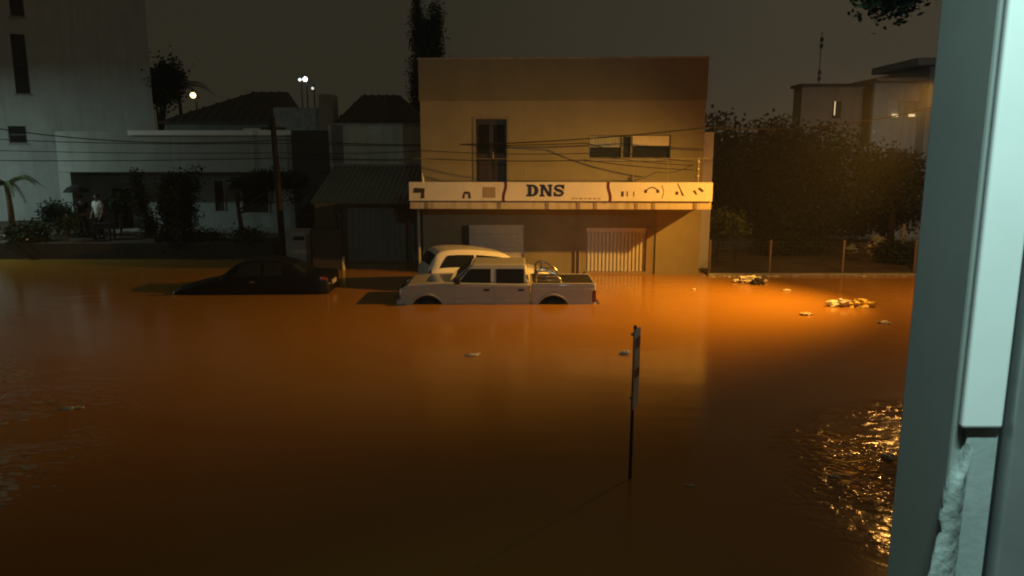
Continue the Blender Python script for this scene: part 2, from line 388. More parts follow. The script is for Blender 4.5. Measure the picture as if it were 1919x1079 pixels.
# ------------------------------------------------------------------ the shop building with the sign
def dns():
    r = thing('shop_building', 'two storey ochre shop with a DNS sign along its balcony', 'building', (-2.97, 24.8, 0), math.atan2(-.4, 9.13))
    Wd = 9.14; k = 56.45
    lx = lambda px: (px-793)/k
    z = lambda py: zof(py, 24.6)
    zt, zs, zb = z(110), z(188), z(352)          # parapet top, seam, balcony slab
    d = (lx(892), lx(953), zb, z(221)); w = (lx(1100), lx(1249), z(298), z(253))
    m = wall_open(MB(), 0, Wd, 0, .22, zb, zs, [d, w]); m.box(0, .2, .22, 9, zb, zs); m.box(Wd-.2, Wd, .22, 9, zb, zs)
    m.box(.2, Wd-.2, 8.8, 9, zb, zs); m.box(.2, Wd-.2, .22, 8.8, zs-.15, zs-.002)
    m.build('upper_wall', M['dns_wall'], r)
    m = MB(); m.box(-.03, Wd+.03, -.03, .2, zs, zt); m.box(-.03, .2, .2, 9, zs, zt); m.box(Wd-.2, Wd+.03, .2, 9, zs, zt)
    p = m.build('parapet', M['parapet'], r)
    MB().box(-.06, Wd+.06, -.06, .23, zt, zt+.05).build('coping', M['concrete'], p, bevel=.01)
    # balcony door: dark recessed leaves
    dr = MB().box(d[0]+.04, d[1]-.04, .12, .16, d[2], d[3]-.04).build('door', M['door'], r)
    f = MB(); f.box(d[0]-.05, d[0]+.03, -.015, .14, d[2], d[3]+.05); f.box(d[1]-.03, d[1]+.05, -.015, .14, d[2], d[3]+.05); f.box(d[0]+.03, d[1]-.03, -.015, .14, d[3]-.03, d[3]+.05)
    f.build('frame', M['dns_low'], dr)
    for i in range(2):
        a = d[0]+.12+i*.5
        MB().box(a, a+.36, .105, .125, d[2]+.2, d[2]+.95).build('panel', M['door'], dr, bevel=.01)
        MB().box(a, a+.36, .105, .125, d[2]+1.1, d[3]-.2).build('pane', M['glass'], dr, bevel=.008)
    MB().tube([(d[0]+.6, .06, d[2]+.95), (d[0]+.6, .06, d[2]+1.15)], .015, 8).build('handle', M['alu'], dr)
    # sliding window: curtain left, blind right
    wn = MB()
    for a, b_ in ((w[0], w[0]+.05), (w[1]-.05, w[1]), (w[0]+1.06, w[0]+1.13), (w[0]+1.36, w[0]+1.42)): wn.box(a, b_, .04, .11, w[2], w[3])
    wn.box(w[0]+.05, w[1]-.05, .045, .105, w[2], w[2]+.05); wn.box(w[0]+.05, w[1]-.05, .045, .105, w[3]-.05, w[3])
    wf = wn.build('window', M['window_frame'], r)
    MB().box(w[0]+.05, w[0]+1.06, .075, .085, w[2]+.05, w[3]-.05).build('pane', M['pane'], wf)
    MB().box(w[0]+1.13, w[0]+1.36, .075, .085, w[2]+.05, w[3]-.05).build('pane', M['pane'], wf)
    MB().box(w[0]+1.42, w[1]-.05, .075, .085, w[2]+.05, w[2]+.42).build('pane', M['pane'], wf)
    MB().box(w[0]+1.42, w[1]-.05, .022, .038, w[2]+.425, w[3]-.03).build('blind', M['blind'], wf)
    cm = MB(); n = 30; vs = []
    for i in range(n+1):
        x = w[0]+.05+i/n*1.0; yy = .066+.006*math.sin(i*1.9)
        vs += [(x, yy, w[2]+.38), (x, yy, w[3]-.05)]
    cm.add(vs, [(2*i, 2*i+2, 2*i+3, 2*i+1) for i in range(n)])
    cm.build('curtain', M['curtain'], wf, smooth=True)
    MB().box(w[0]-.06, w[1]+.06, -.05, .10, w[2]-.06, w[2]-.002).build('sill', M['concrete'], wf, bevel=.01)
    # balcony slab and canopy over the pavement
    yf = -1.36; x0, x1 = -.16, Wd+.02
    zsT, zsB, zfB = zof(341, 23.35), zof(376, 23.35), zof(391.5, 23.35)
    sl = MB(); sl.box(x0+.02, x1-.02, yf+.05, -.002, zfB+.04, zb-.004); sl.build('balcony_slab', M['dns_low'], r)
    fb = MB().box(x0, x1, yf, yf+.05, zfB, zsB-.03).build('fascia', M['fascia'], r, bevel=.008)
    for px in (815, 945, 1030, 1085, 1115, 1187, 1217, 1290):
        xx = lx(px)*.985; MB().box(xx-.05, xx+.05, yf-.012, yf-.001, zfB+.02, zsB-.035).build('bracket', M['brown_wall'], fb)
    MB().box(x0+.05, x1-.05, yf+.04, yf+.07, zsB-.03, zsB).build('shadow_gap', M['steel'], r)
    # sign board in three panels
    sb = MB().box(x0-.01, x1+.01, yf-.06, yf+.04, zsB, zsT).build('sign_board', M['sign_white'], r, bevel=.004)
    H = zsT-zsB
    sx = lambda px: x0+(px-772)/(1325-772)*(x1-x0)
    def flat(polys, name, mt):
        q = MB()
        for poly in polys:
            q.prism(poly, yf-.0645, yf-.0585)
        return q.build(name, mt, sb)
    def stroke(pts, wd):
        L, Rr = [], []
        for i, p in enumerate(pts):
            a = pts[max(0, i-1)]; b_ = pts[min(len(pts)-1, i+1)]
            dx, dz = b_[0]-a[0], b_[1]-a[1]; l = math.hypot(dx, dz) or 1
            ww = wd[i] if isinstance(wd, list) else wd
            L.append((p[0]-dz/l*ww/2, p[1]+dx/l*ww/2)); Rr.append((p[0]+dz/l*ww/2, p[1]-dx/l*ww/2))
        out = []
        for i in range(len(pts)-1): out.append([L[i], L[i+1], Rr[i+1], Rr[i]])
        return out
    for c, sg in ((948, 1), (1139, -1)):
        pts = [(sx(c)+sg*.03*math.sin(-2.4+t*4.8/10)*1.3, zsB-.01+H*1.03*t/10) for t in range(11)]
        flat(stroke(pts, .085), 'curved_stripe', M['maroon'])
    # letters D N S, heavy slab serif
    zl, hl = zsB+H*.24, H*.64
    def letter(px0, px1, polys, name):
        a, b_ = sx(px0), sx(px1); flat([[(a+u*(b_-a), zl+v*hl) for u, v in pl] for pl in polys], name, M['navy'])
    arc = [(.45+.52*math.sin(t*math.pi/12), .5-.5*math.cos(t*math.pi/12)) for t in range(13)]
    inn = [(.45+.20*math.sin(t*math.pi/12), .5-.32*math.cos(t*math.pi/12)) for t in range(13)]
    D = [[arc[i], arc[i+1], inn[i+1], inn[i]] for i in range(12)]
    D += [[(.12, .01), (.42, .01), (.42, .99), (.12, .99)], [(0, 0), (.45, 0), (.45, .16), (0, .16)], [(0, .84), (.45, .84), (.45, 1), (0, 1)]]
    letter(988, 1011, D, 'letter')
    N = [[(.10, .01), (.30, .01), (.30, .99), (.10, .99)], [(.72, .01), (.92, .01), (.92, .99), (.72, .99)], [(.10, 1), (.36, 1), (.92, 0), (.66, 0)],
         [(0, 0), (.4, 0), (.4, .15), (0, .15)], [(.62, .85), (1, .85), (1, 1), (.62, 1)], [(0, .85), (.3, .85), (.3, 1), (0, 1)]]
    letter(1012, 1036, N, 'letter')
    pts = [(.86, .74), (.74, .88), (.5, .91), (.26, .85), (.17, .70), (.28, .58), (.5, .51), (.72, .43), (.83, .30), (.74, .15), (.5, .09), (.26, .12), (.14, .26)]
    Sx = stroke(pts, [.2, .22, .2, .22, .26, .26, .28, .26, .26, .22, .2, .22, .2])
    Sx += [[(.80, .62), (.96, .62), (.96, .99), (.84, .99)], [(.04, .01), (.16, .01), (.2, .38), (.04, .38)]]
    letter(1037, 1058, Sx, 'letter')
    # small print that cannot be read any more: faint broken line
    flat([[(sx(p), zsB+.06), (sx(p+q), zsB+.06), (sx(p+q), zsB+.10), (sx(p), zsB+.10)] for p, q in ((1071, 5), (1078, 3), (1084, 7), (1094, 4), (1101, 6), (1110, 5), (1118, 5))], 'small_print', M['tan_ink'])['kind'] = 'stuff'
    # icons
    flat([[(sx(779), zsB+.42*H), (sx(781), zsB+.70*H), (sx(801), zsB+.66*H), (sx(800), zsB+.42*H)], [(sx(793), zsB+.1*H), (sx(800), zsB+.14*H), (sx(800), zsB+.45*H), (sx(794), zsB+.45*H)]], 'tool_icon', M['ink'])
    flat([[(sx(870), zsB+.13*H), (sx(874), zsB+.13*H), (sx(875), zsB+.32*H), (sx(872), zsB+.42*H)], [(sx(881.5), zsB+.13*H), (sx(886), zsB+.13*H), (sx(885), zsB+.42*H), (sx(881), zsB+.32*H)], [(sx(872), zsB+.36*H), (sx(885), zsB+.36*H), (sx(883), zsB+.50*H), (sx(874), zsB+.50*H)]], 'house_icon', M['ink'])
    flat([[(sx(908), zsB+.17*H), (sx(931), zsB+.17*H), (sx(931), zsB+.74*H), (sx(908), zsB+.74*H)]], 'square_mark', M['tan_ink'])
    flat([[(sx(p), zsB+.25*H), (sx(p+q), zsB+.25*H), (sx(p+q), zsB+.52*H), (sx(p), zsB+.52*H)] for p, q in ((1161, 4.5), (1171, 2), (1183, 1.5))], 'number_marks', M['ink'])['kind'] = 'stuff'
    ar = [(sx(1204+t*2.5), zsB+H*(.52+.22*math.sin(t/10*math.pi))) for t in range(11)]
    flat(stroke(ar, .03)+[[(sx(1202), zsB+.46*H), (sx(1207), zsB+.44*H), (sx(1208), zsB+.6*H), (sx(1203), zsB+.62*H)], [(sx(1225), zsB+.44*H), (sx(1230), zsB+.46*H), (sx(1229), zsB+.62*H), (sx(1224), zsB+.6*H)]], 'handset_icon', M['ink'])
    flat(stroke([(sx(1235), zsB+.15*H), (sx(1238), zsB+.5*H), (sx(1234), zsB+.85*H)], .015)+stroke([(sx(1262), zsB+.96*H), (sx(1268), zsB+.6*H), (sx(1273), zsB+.3*H)], [.02, .03, .06])+[[(sx(1259), zsB+.35*H), (sx(1264), zsB+.35*H), (sx(1264), zsB+.52*H), (sx(1259), zsB+.52*H)]], 'line_marks', M['ink'])['kind'] = 'stuff'
    flat([[(sx(1290), zsB+.55*H), (sx(1294), zsB+.6*H), (sx(1298), zsB+.38*H), (sx(1296), zsB+.33*H)], [(sx(1298), zsB+.68*H), (sx(1303), zsB+.74*H), (sx(1310), zsB+.56*H), (sx(1307), zsB+.48*H)]], 'slanted_marks', M['ink'])
    # thin balcony railing
    rl = MB(); zr = zb+.95
    rl.tube([(x0+.1, yf+.12, zr), (x1-.1, yf+.12, zr)], .009, 6)
    ra = rl.build('railing', M['dns_low'], r)
    for px in (800, 985, 1045, 1183, 1245, 1300):
        MB().tube([(sx(px), yf+.12, zb), (sx(px), yf+.12, zr)], .008 if px != 1300 else .025, 6).build('post', M['dns_low'], ra)
    MB().tube([(sx(797), yf+.05, zsT), (sx(795.5), yf+.02, zsT+.27)], [.035, .012], 8).build('peg', M['white_plastic'], r)
    # insulator rack at the right end
    ir = MB().tube([(sx(1302), yf+.2, zb), (sx(1301), yf+.2, zb+1.0)], .025, 8).build('cable_rack', M['steel'], r)
    for i in range(4): MB().lathe([(.02, 0), (.06, .03), (.06, .07), (.02, .1)], (sx(1302)-.05, yf+.14, zb+.15+i*.22), 10).build('insulator', M['sign_grey'], ir)
    # ground floor
    g1 = (lx(880), lx(983), .0, z(422)); g2 = (lx(1100), lx(1210), .0, z(427)); g0 = (lx(866), lx(880)-.001, 0, z(425))
    gw = wall_open(MB(), 0, Wd, .05, .30, -.6, zfB+.03, [g1, g2]); gw.box(0, .2, .3, 9, -.6, zfB+.03); gw.box(Wd-.2, Wd, .3, 9, -.6, zfB+.03)
    gw.build('lower_wall', M['dns_low'], r)
    MB().box(lx(1228), Wd+.004, .012, .05, -.6, zfB+.03).build('pilaster', M['dns_wall'], r)
    MB().box(lx(866), lx(880), .03, .06, -.2, z(424)).build('door_frame', M['door'], r)
    s1 = MB().box(g1[0], g1[1], .10, .13, -.4, g1[3]).build('roller_shutter', M['shutter'], r)
    for i in range(9):
        MB().box(g1[0]+.02, g1[1]-.02, .085, .10, .05+i*.14, .05+i*.14+.115).build('slat', M['shutter'], s1, bevel=.006, seg=1)
    s2 = MB().box(g2[0], g2[1], .12, .14, -.4, g2[3]).build('slatted_gate', M['shutter'], r)
    MB().box(g2[0], g2[1], .06, .12, g2[3]-.14, g2[3]).build('top_rail', M['shutter'], s2)
    ns = 15; st = (g2[1]-g2[0]-.1)/ns; first = None
    for i in range(ns):
        a = g2[0]+.04+i*st
        if first is None: first = MB().box(0, st*.62, .06, .118, z(508), g2[3]-.145).build('slat', M['shutter'], s2, bevel=.008, seg=1); first.location.x = a
        else:
            c = first.copy(); COL.objects.link(c); c.parent = s2; c.location.x = a
    MB().box(g2[0]-.02, g2[1]+.04, .0, .12, z(512)-.05, z(508)).build('threshold', M['brown_wall'], r)
    MB().box(lx(1211), lx(1219), .0, .06, -.3, z(427)).build('door_frame', M['brown_wall'], r)
    for px in (1079, 1087): MB().tube([(lx(px), .02, -.3), (lx(px), .02, z(470))], .025, 8).build('conduit', M['brown_wall'], r)
    MB().tube([(-.12, -.05, -.3), (-.12, -.05, zfB)], .05, 10).build('downpipe', M['sign_grey'], r)
    # pale gable of the side wing, seen past the right edge
    MB().box(Wd+.004, Wd+.52, 1.0, 6, 0, z(246)).build('side_wing', M['casing'], r)
dns()

# ------------------------------------------------------------------ left side: house, block, garden
def left_block():
    Y = 41; A = R(27); c = Vector((xof(291, Y, 5), Y, 0)); r = thing('apartment_block', 'tall grey block at the left edge with small dark windows', 'building', c, A)
    def hit(px, py):          # where a line of sight meets the facade
        d = at(px, py, 1.0)-Vector((0, 0, CAMZ)); n = Vector((-math.sin(A), math.cos(A), 0)); p = Vector((0, 0, CAMZ))+d*((c-Vector((0, 0, CAMZ))).dot(n)/d.dot(n))
        return (p-c).dot(Vector((math.cos(A), math.sin(A), 0))), p.z
    wins = []
    for (pa, pb, ya, yb) in ((14, 41, -70, 30), (24, 52, 64, 176), (16, 50, 236, 268)):
        ym = (ya+yb)/2; wins.append((hit(pa, ym)[0], hit(pb, ym)[0], hit((pa+pb)/2, yb)[1], hit((pa+pb)/2, ya)[1]))
    m = wall_open(MB(), -26, 0, 0, .3, 0, 20, wins); m.box(-.3, 0, .3, 12, 0, 20); m.box(-26, -.3, .3, 12, 19.6, 20)
    m.build('wall', M['grey_wall'], r)
    for w in wins:
        f = MB(); f.box(w[0], w[0]+.05, .1, .18, w[2], w[3]); f.box(w[1]-.05, w[1], .1, .18, w[2], w[3]); f.box(w[0]+.05, w[1]-.05, .1, .18, w[2], w[2]+.05); f.box(w[0]+.05, w[1]-.05, .1, .18, (w[2]+w[3])/2-.03, (w[2]+w[3])/2+.03)
        o = f.build('window', M['steel'], r)
        MB().box(w[0]+.05, w[1]-.05, .15, .16, w[2]+.05, w[3]).build('pane', M['glass'], o)
        MB().box(w[0]-.08, w[1]+.08, -.06, .1, w[2]-.08, w[2]-.002).build('sill', M['concrete'], o)
left_block()
def white_house():
    Y = 32; r = thing('white_house', 'low white house with a deep porch behind the flooded garden', 'building', (0, Y, 0))
    xl, xr = xof(104, Y, 4.5), xof(549, Y, 4.5)
    zt, zm, zg = zof(246, Y), zof(318, Y), .6
    MB().box(xl, xr, 0, .25, zm, zt).build('parapet', M['white_wall'], r)
    MB().box(xof(243, Y, 4.5), xr+.05, -.14, .3, zt-.17, zt+.04).build('coping', M['casing'], r, bevel=.02)
    MB().box(xl, xr, .25, 5.5, zt-.4, zt-.25).build('roof', M['roof'], r)
    MB().box(xl+.01, xr-.01, -.05, .2, zm-.1, zm+.03).build('beam', M['white_wall'], r, bevel=.01)
    MB().box(xof(106, Y, 4), xof(128, Y, 4), -.03, .22, zg, zm-.1).build('porch_post', M['white_wall'], r)
    MB().box(xof(512, Y, 3), xr, -.02, .22, zg-.5, zm-.1).build('porch_post', M['white_wall'], r)
    w1 = (xof(400, Y+1.8, 3), xof(417, Y+1.8, 3), zof(395, Y+1.8), zof(338, Y+1.8))
    w2 = (xof(452, Y+1.8, 3), xof(500, Y+1.8, 3), zof(398, Y+1.8), zof(352, Y+1.8))
    d1 = (xof(208, Y+1.8, 3), xof(244, Y+1.8, 3), zg, zof(352, Y+1.8))
    w = wall_open(MB(), xl+.02, xr-.02, 1.8, 2.0, zg-.5, zt-.45, [w1, w2, d1]); w.box(xl+.02, xl+.2, .25, 1.8, zg-.5, zt-.45); w.box(xr-.2, xr-.02, .25, 1.8, zg-.5, zt-.45)
    w.build('porch_wall', M['white_wall'], r)
    for q, nm, mt in ((w1, 'window', M['pane']), (w2, 'window', M['pane']), (d1, 'door', M['door'])):
        o = MB().box(q[0]-.04, q[1]+.04, 1.84, 1.9, q[2], q[3]).build(nm, mt, r)
        f = MB(); f.box(q[0]-.06, q[0], 1.76, 1.82, q[2], q[3]); f.box(q[1], q[1]+.06, 1.76, 1.82, q[2], q[3]); f.box(q[0]-.06, q[1]+.06, 1.76, 1.82, q[3], q[3]+.06)
        f.build('frame', M['alu'], o)
    MB().box(xl, xr, .0, 2, zg-.1, zg+.05).build('porch_floor', M['concrete'], r)
    MB().box(xof(455, Y-.1, 5), xof(500, Y-.1, 5), -.10, .12, zt+.045, zt+.12).build('pipe_cover', M['white_plastic'], r, bevel=.02)
white_house()
# raised bed edging
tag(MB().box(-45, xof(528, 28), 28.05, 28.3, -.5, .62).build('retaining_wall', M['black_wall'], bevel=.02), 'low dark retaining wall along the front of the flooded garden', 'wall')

def roof_house(name, label, px0, px1, pr0, pr1, yr, ye, Y, dep, wall_m):
    xl, xr = xof(px0, Y, 5), xof(px1, Y, 5); ra, rb = xof(pr0, Y, 6), xof(pr1, Y, 6); ze, zr = zof(ye, Y), zof(yr, Y+dep/2)
    r = thing(name, label, 'house', ((xl+xr)/2, Y, 0)); c = (xl+xr)/2
    MB().box(xl+.3-c, xr-.3-c, .3, dep-.3, 0, ze).build('wall', wall_m, r)
    v = [(xl-c, 0, ze), (xr-c, 0, ze), (xr-c, dep, ze), (xl-c, dep, ze), (ra-c, dep/2, zr), (rb-c, dep/2, zr), (xl-c, 0, ze-.1), (xr-c, 0, ze-.1), (xr-c, dep, ze-.1), (xl-c, dep, ze-.1)]
    ro = MB().add(v, [(0,1,5,4), (1,2,5), (2,3,4,5), (3,0,4), (6,9,8,7), (0,6,7,1), (1,7,8,2), (2,8,9,3), (3,9,6,0)]).build('roof', M['roof'], r)
    t = MB()
    for i in range(12):
        a = (i+.5)/12; x = xl+(xr-xl)*a-c; e = min(1, max(0, (x-(xl-c))/max(.01, ra-xl)), ((xr-c)-x)/max(.01, xr-rb))
        t.tube([(x, -.01, ze+.02), (x, dep/2*e, ze+(zr-ze)*e+.02)], .05, 5)
    o = t.build('tile_ridges', M['roof'], ro); o['kind'] = 'stuff'
    return r
roof_house('tiled_house', 'dark hip roofed house behind the white house, beside the palm', 296, 512, 430, 500, 172, 228, 40, 8, M['dark_wall'])
roof_house('tiled_house', 'dark hip roofed house behind the pale wall, left of the shop', 626, 800, 655, 730, 178, 230, 34, 6, M['dark_wall'])
tag(MB().box(xof(512, 38, 6), xof(602, 38, 6), 38, 40, 0, zof(201, 38)).build('concrete_tank', M['concrete'], bevel=.03), 'grey concrete rooftop tank beside the brown chimney', 'tank')
tag(MB().box(xof(597, 36, 6), xof(625, 36, 6), 36, 37, 0, zof(176, 36)).build('chimney', M['brown_wall'], bevel=.05), 'broad brown chimney between the grey tank and the hip roof', 'chimney')
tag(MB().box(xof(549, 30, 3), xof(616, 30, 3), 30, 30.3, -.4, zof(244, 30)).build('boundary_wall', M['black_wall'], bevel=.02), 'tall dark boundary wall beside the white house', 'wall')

def carport():
    Y = 30.4; r = thing('pale_annex', 'pale annex with a dark sheet metal carport roof left of the shop', 'building', (0, Y, 0))
    xl, xr = xof(616, Y, 4), xof(799, Y, 4)-.05; zt = zof(234, Y)
    MB().box(xl, xr, 0, .25, -.3, zt).build('wall', M['pale_wall'], r)
    MB().box(xof(644, Y, 4)-.45, xof(644, Y, 4), -.02, .0, zof(306, Y), zt-.01).build('pilaster', M['dark_wall'], r)
    MB().box(xl-.03, xr, -.05, .28, zt, zt+.07).build('coping', M['concrete'], r)
    # corrugated awning sloping toward the street
    z0, z1 = zof(311, Y-.1), zof(380, 26.4); y0, y1 = -.05, 26.4-Y
    xa, xb = xof(612, 29, 3), xof(782, 26.4, 2.5); n = 60; vs = []
    for i in range(n+1):
        x = xa+(xb-xa)*i/n; dz = .03*math.sin(i*2.1)
        vs += [(x, y0, z0+dz), (x, y1, z1+dz), (x, y1, z1+dz-.02), (x, y0, z0+dz-.02)]
    m = MB().add(vs, [(4*i+k, 4*i+4+k, 4*i+4+(k+1) % 4, 4*i+(k+1) % 4) for i in range(n) for k in range(4)])
    m.build('awning', M['dark_wall'], r)
    fl = MB(); fl.tube([(xa+i*(xb-xa)/20, -.12, z0+.05+.015*random.random()) for i in range(21)], .03, 6); fl.build('flashing', M['alu'], r)
    for px in (648, 768): MB().box(xof(px, 26.6, 1)-.05, xof(px, 26.6, 1)+.05, 26.55-Y, 26.65-Y, -.3, z1).build('post', M['steel'], r)
    g = MB().box(xof(640, 27.4, 1), xof(775, 27.4, 1), 27.4-Y, 27.43-Y, .05, z1-.25).build('gate', M['dark_wall'], r)
    xs = xof(642, 27.4, 1); xe = xof(774, 27.4, 1)
    for i in range(12):
        a = xs+(xe-xs)*i/12; MB().box(a, a+(xe-xs)/12*.8, 27.36-Y, 27.399-Y, .1, z1-.3).build('slat', M['dark_wall'], g)
carport()
def gatepost():
    r = thing('gate_pillar', 'wide black gate pillar standing in the water by the carport', 'pillar', (xof(612, 25.2, .5), 25.3, -.5))
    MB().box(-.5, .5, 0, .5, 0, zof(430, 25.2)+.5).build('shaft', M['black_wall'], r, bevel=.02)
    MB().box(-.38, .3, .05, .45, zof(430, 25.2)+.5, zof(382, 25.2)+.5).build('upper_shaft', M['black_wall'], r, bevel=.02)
    MB().box(.505, .53, .02, .3, .5, .95).build('edge_strip', M['pale_wall'], r)
gatepost()
def low_wall():
    Y = 27; r = thing('mailbox_wall', 'short white wall with a dark mail slot at the foot of the pole', 'wall', (0, Y, 0))
    xl, xr = xof(531, Y, 1), xof(581, Y, 1)
    MB().box(xl, xr, 0, .2, -.4, zof(432, Y)).build('panel', M['white_wall'], r)
    MB().box(xl-.04, xr+.04, -.04, .24, zof(432, Y), zof(429, Y)).build('coping', M['concrete'], r)
    MB().box(xof(549, Y, 1), xof(570, Y, 1), -.012, -.001, zof(450, Y), zof(443, Y)).build('mail_slot', M['black_plastic'], r)
    MB().box(xl+.3, xr, -.03, -.002, zof(475, Y), zof(468, Y)).build('ledge', M['fascia'], r)
low_wall()

# utility pole and the cables along the street
PX, PY = xof(527, 26.3, 2), 26.3
up = thing('utility_pole', 'thin dark utility pole in front of the white house', 'pole', (PX, PY, -.5))
MB().tube([(-.0, 0, 0), (-.06, 0, 3), (-.13, 0, zof(218, PY)+.5)], [.12, .11, .09], 12).build('pole', M['pole_black'], up, smooth=True)
MB().box(-.55, .3, -.04, .04, 5.25, 5.33).build('cross_arm', M['pole_black'], up)
def cable(label, pts, r=.014, sag=.0):
    q = []
    for a, b in zip(pts, pts[1:]):
        for i in range(12):
            t = i/12; p = Vector(a).lerp(Vector(b), t); p.z -= sag*4*t*(1-t); q.append(p)
    q.append(Vector(pts[-1]))
    tag(MB().tube(q, r, 5).build('overhead_cable', M['rubber'], smooth=True), label, 'cable', 'overhead cables')
e = at(1330, 238, 23); f_ = at(1790, 190, 22)
cable('topmost overhead cable, rising to the right across the shop window', [at(-60, 232, 27), at(524, 262, 26.2), e, f_], .018, .32)
cable('second overhead cable, just under the topmost across the shop wall', [at(-60, 258, 27), at(524, 268, 26.2), at(1100, 268, 24), at(1300, 302, 23.5)], .014, .10)
cable('third overhead cable, level across the balcony door', [at(-60, 280, 27), at(525, 286, 26.2), at(795, 282, 24.4), at(1100, 287, 23.2), at(1300, 310, 23.4)], .012, .06)
cable('lowest overhead cable, passing just above the balcony rail', [at(-60, 300, 27), at(526, 296, 26.2), at(795, 297, 24.4), at(1100, 300, 23.2), at(1300, 318, 23.4)], .014, .05)
cable('slack cable drooping from the rack at the right end of the balcony', [at(1150, 338, 23.3), at(1230, 322, 23.3), at(1302, 306, 23.4)], .010, .12)

# ------------------------------------------------------------------ vegetation
def tree(label, base, h, trunk_r, blobs, n, size, lm, cat='tree', name='tree', bend=0.0, limbs=5, group=None):
    r = thing(name, label, cat, base, 0, group)
    m = MB().tube([(0, 0, 0), (bend*.3, 0, h*.35), (bend*.8, .05, h*.75), (bend, 0, h)], [trunk_r, trunk_r*.8, trunk_r*.55, trunk_r*.3], 9)
    for i in range(limbs):
        c, rr = blobs[i % len(blobs)]; s = h*random.uniform(.5, .9)
        e = Vector((c[0]+random.uniform(-.5, .5)*rr[0], c[1]+random.uniform(-.5, .5)*rr[1], c[2]+random.uniform(-.2, .5)*rr[2]))
        st = Vector((bend*s/h, 0, s)); m.tube([st, st.lerp(e, .5)+Vector((0, 0, .1)), e], [trunk_r*.4, trunk_r*.3, trunk_r*.12], 6)
    m.build('trunk', M['bark'], r, smooth=True)
    leaves(MB(), blobs, n, size).build('crown', lm, r, fix=False)
    return r
def rel(px, py, Y, base, rx, ry, rz):
    p = at(px, py, Y); return ((p.x-base[0], p.y-base[1], p.z-base[2]), (rx, ry, rz))
# column of shrub at the left, dense, with a separate prong
b = (xof(322, 28.8, 1), 28.8, .6)
tree('tall dense dark shrub in the garden behind the black sedan', b, 2.6, .10, [rel(334, 355, 28.8, b, .58, .5, .58), rel(332, 400, 28.8, b, .60, .55, .8), rel(322, 450, 28.8, b, .42, .45, .55), rel(366, 332, 28.8, b, .12, .15, .34)], 6000, .10, M['leaf_d'], 'shrub', 'tall_shrub')
b = (xof(292, 28.5, 1), 28.5, .6)
tree('narrow upright shrub leaning left of the tall dense shrub', b, 2.4, .07, [rel(256, 345, 28.5, b, .10, .15, .7), rel(265, 385, 28.5, b, .18, .2, .5), rel(280, 425, 28.5, b, .2, .25, .45)], 1800, .08, M['leaf_d'], 'shrub', 'tall_shrub', bend=-.7, limbs=2)
# flat clipped tree
b = (xof(455, 28.9, 1), 28.9, .6)
tree('flat topped clipped tree with a bare trunk before the white house', b, 1.95, .11, [rel(455, 343, 28.9, b, .4, .45, .16), rel(505, 338, 28.9, b, .85, .7, .24), rel(548, 340, 28.9, b, .5, .5, .24), rel(552, 374, 28.9, b, .2, .2, .08)], 4200, .09, M['leaf_d'], 'tree', 'clipped_tree', bend=-.2)
def bush(label, px, py, Y, rx, rz, n, lm, size=.11, base_z=.55, flower=0):
    p = at(px, py, Y); base = (p.x, Y, base_z); r = thing('bush', label, 'bush', base)
    bl = [((random.uniform(-.5, .5)*rx, random.uniform(-.3, .3), max(.15, p.z-base_z+random.uniform(-.3, .3)*rz)), (rx*.6, rx*.5, rz*.75)) for _ in range(5)]
    leaves(MB(), bl, n, size).build('foliage', lm, r, fix=False)
    st = MB()
    for i in range(5): st.tube([(0, 0, 0), (bl[i][0][0]*.6, bl[i][0][1], bl[i][0][2])], [.025, .01], 5)
    st.build('stem', M['bark'], r)
    for i in range(flower):
        q = bl[i % 5][0]; MB().blob((q[0]+random.uniform(-.5, .5)*rx, q[1]-rx*.6, q[2]+random.uniform(-.3, .3)*rz), .045, 1, .3).build('flower', M['white_plastic'], r)
bush('bush with small pale flowers at the base of the clipped tree', 462, 462, 28.5, .6, .36, 900, M['leaf'], flower=3)
bush('low bush between the tall shrub and the clipped tree', 392, 452, 28.9, .4, .25, 500, M['leaf'], flower=2)
bush('dark bush hugging the foot of the tall dense shrub', 345, 476, 28.4, .5, .3, 700, M['leaf_d'], flower=1)
bush('bush in front of the porch post at the left', 105, 400, 31.0, .55, .55, 1100, M['leaf'])
bush('broad bush along the left edge of the garden', 45, 440, 28.7, .9, .4, 1400, M['leaf'], flower=3)
bush('small leafy bush just right of the person in white', 222, 382, 30.2, .35, .3, 500, M['leaf'])
bush('thin sapling beside the person with the umbrella', 122, 425, 28.5, .25, .35, 350, M['leaf'])
def palm(label, px, py, Y, L, n, base_z, lm=M['leaf'], size=1.0):
    c = at(px, py, Y); r = thing('palm', label, 'palm', (c.x, Y, base_z)); h = c.z-base_z
    MB().tube([(0, 0, 0), (.05, 0, h*.5), (0, 0, h)], [.14, .11, .09], 9).build('trunk', M['bark'], r, smooth=True)
    for i in range(n):
        a = i/n*2*math.pi+random.uniform(-.2, .2); el = random.uniform(.3, 1.1); m = MB(); pts = []
        for k in range(10):
            t = k/9; pts.append(Vector((math.cos(a)*L*t*math.cos(el*.6), math.sin(a)*L*t*math.cos(el*.6), h+L*(math.sin(el)*t-.85*t*t))))
        m.tube(pts, [.025*(1-k/11) for k in range(10)], 5)
        for k in range(1, 10):
            d = (pts[k]-pts[k-1]).normalized(); sd = d.cross(Vector((0, 0, 1))).normalized()
            for q in range(3):
                p = pts[k-1].lerp(pts[k], q/3)
                for s in (-1, 1):
                    e = p+(sd*s*.75+d*.55-Vector((0, 0, .35)))*L*.26*(1.1-k/11)
                    m.add([p-d*.02, p+d*.03, e], [(0, 1, 2)])
        m.build('frond', lm, r, fix=False)
palm('green palm at the left edge of the garden', 12, 345, 29.5, 1.5, 13, .6, M['leaf_l'])
palm('dark palm crown above the hip roof left of the warm lamp', 335, 168, 43, 2.2, 10, 0, M['leaf_d'])
b = (xof(302, 42, 5), 42, 0)
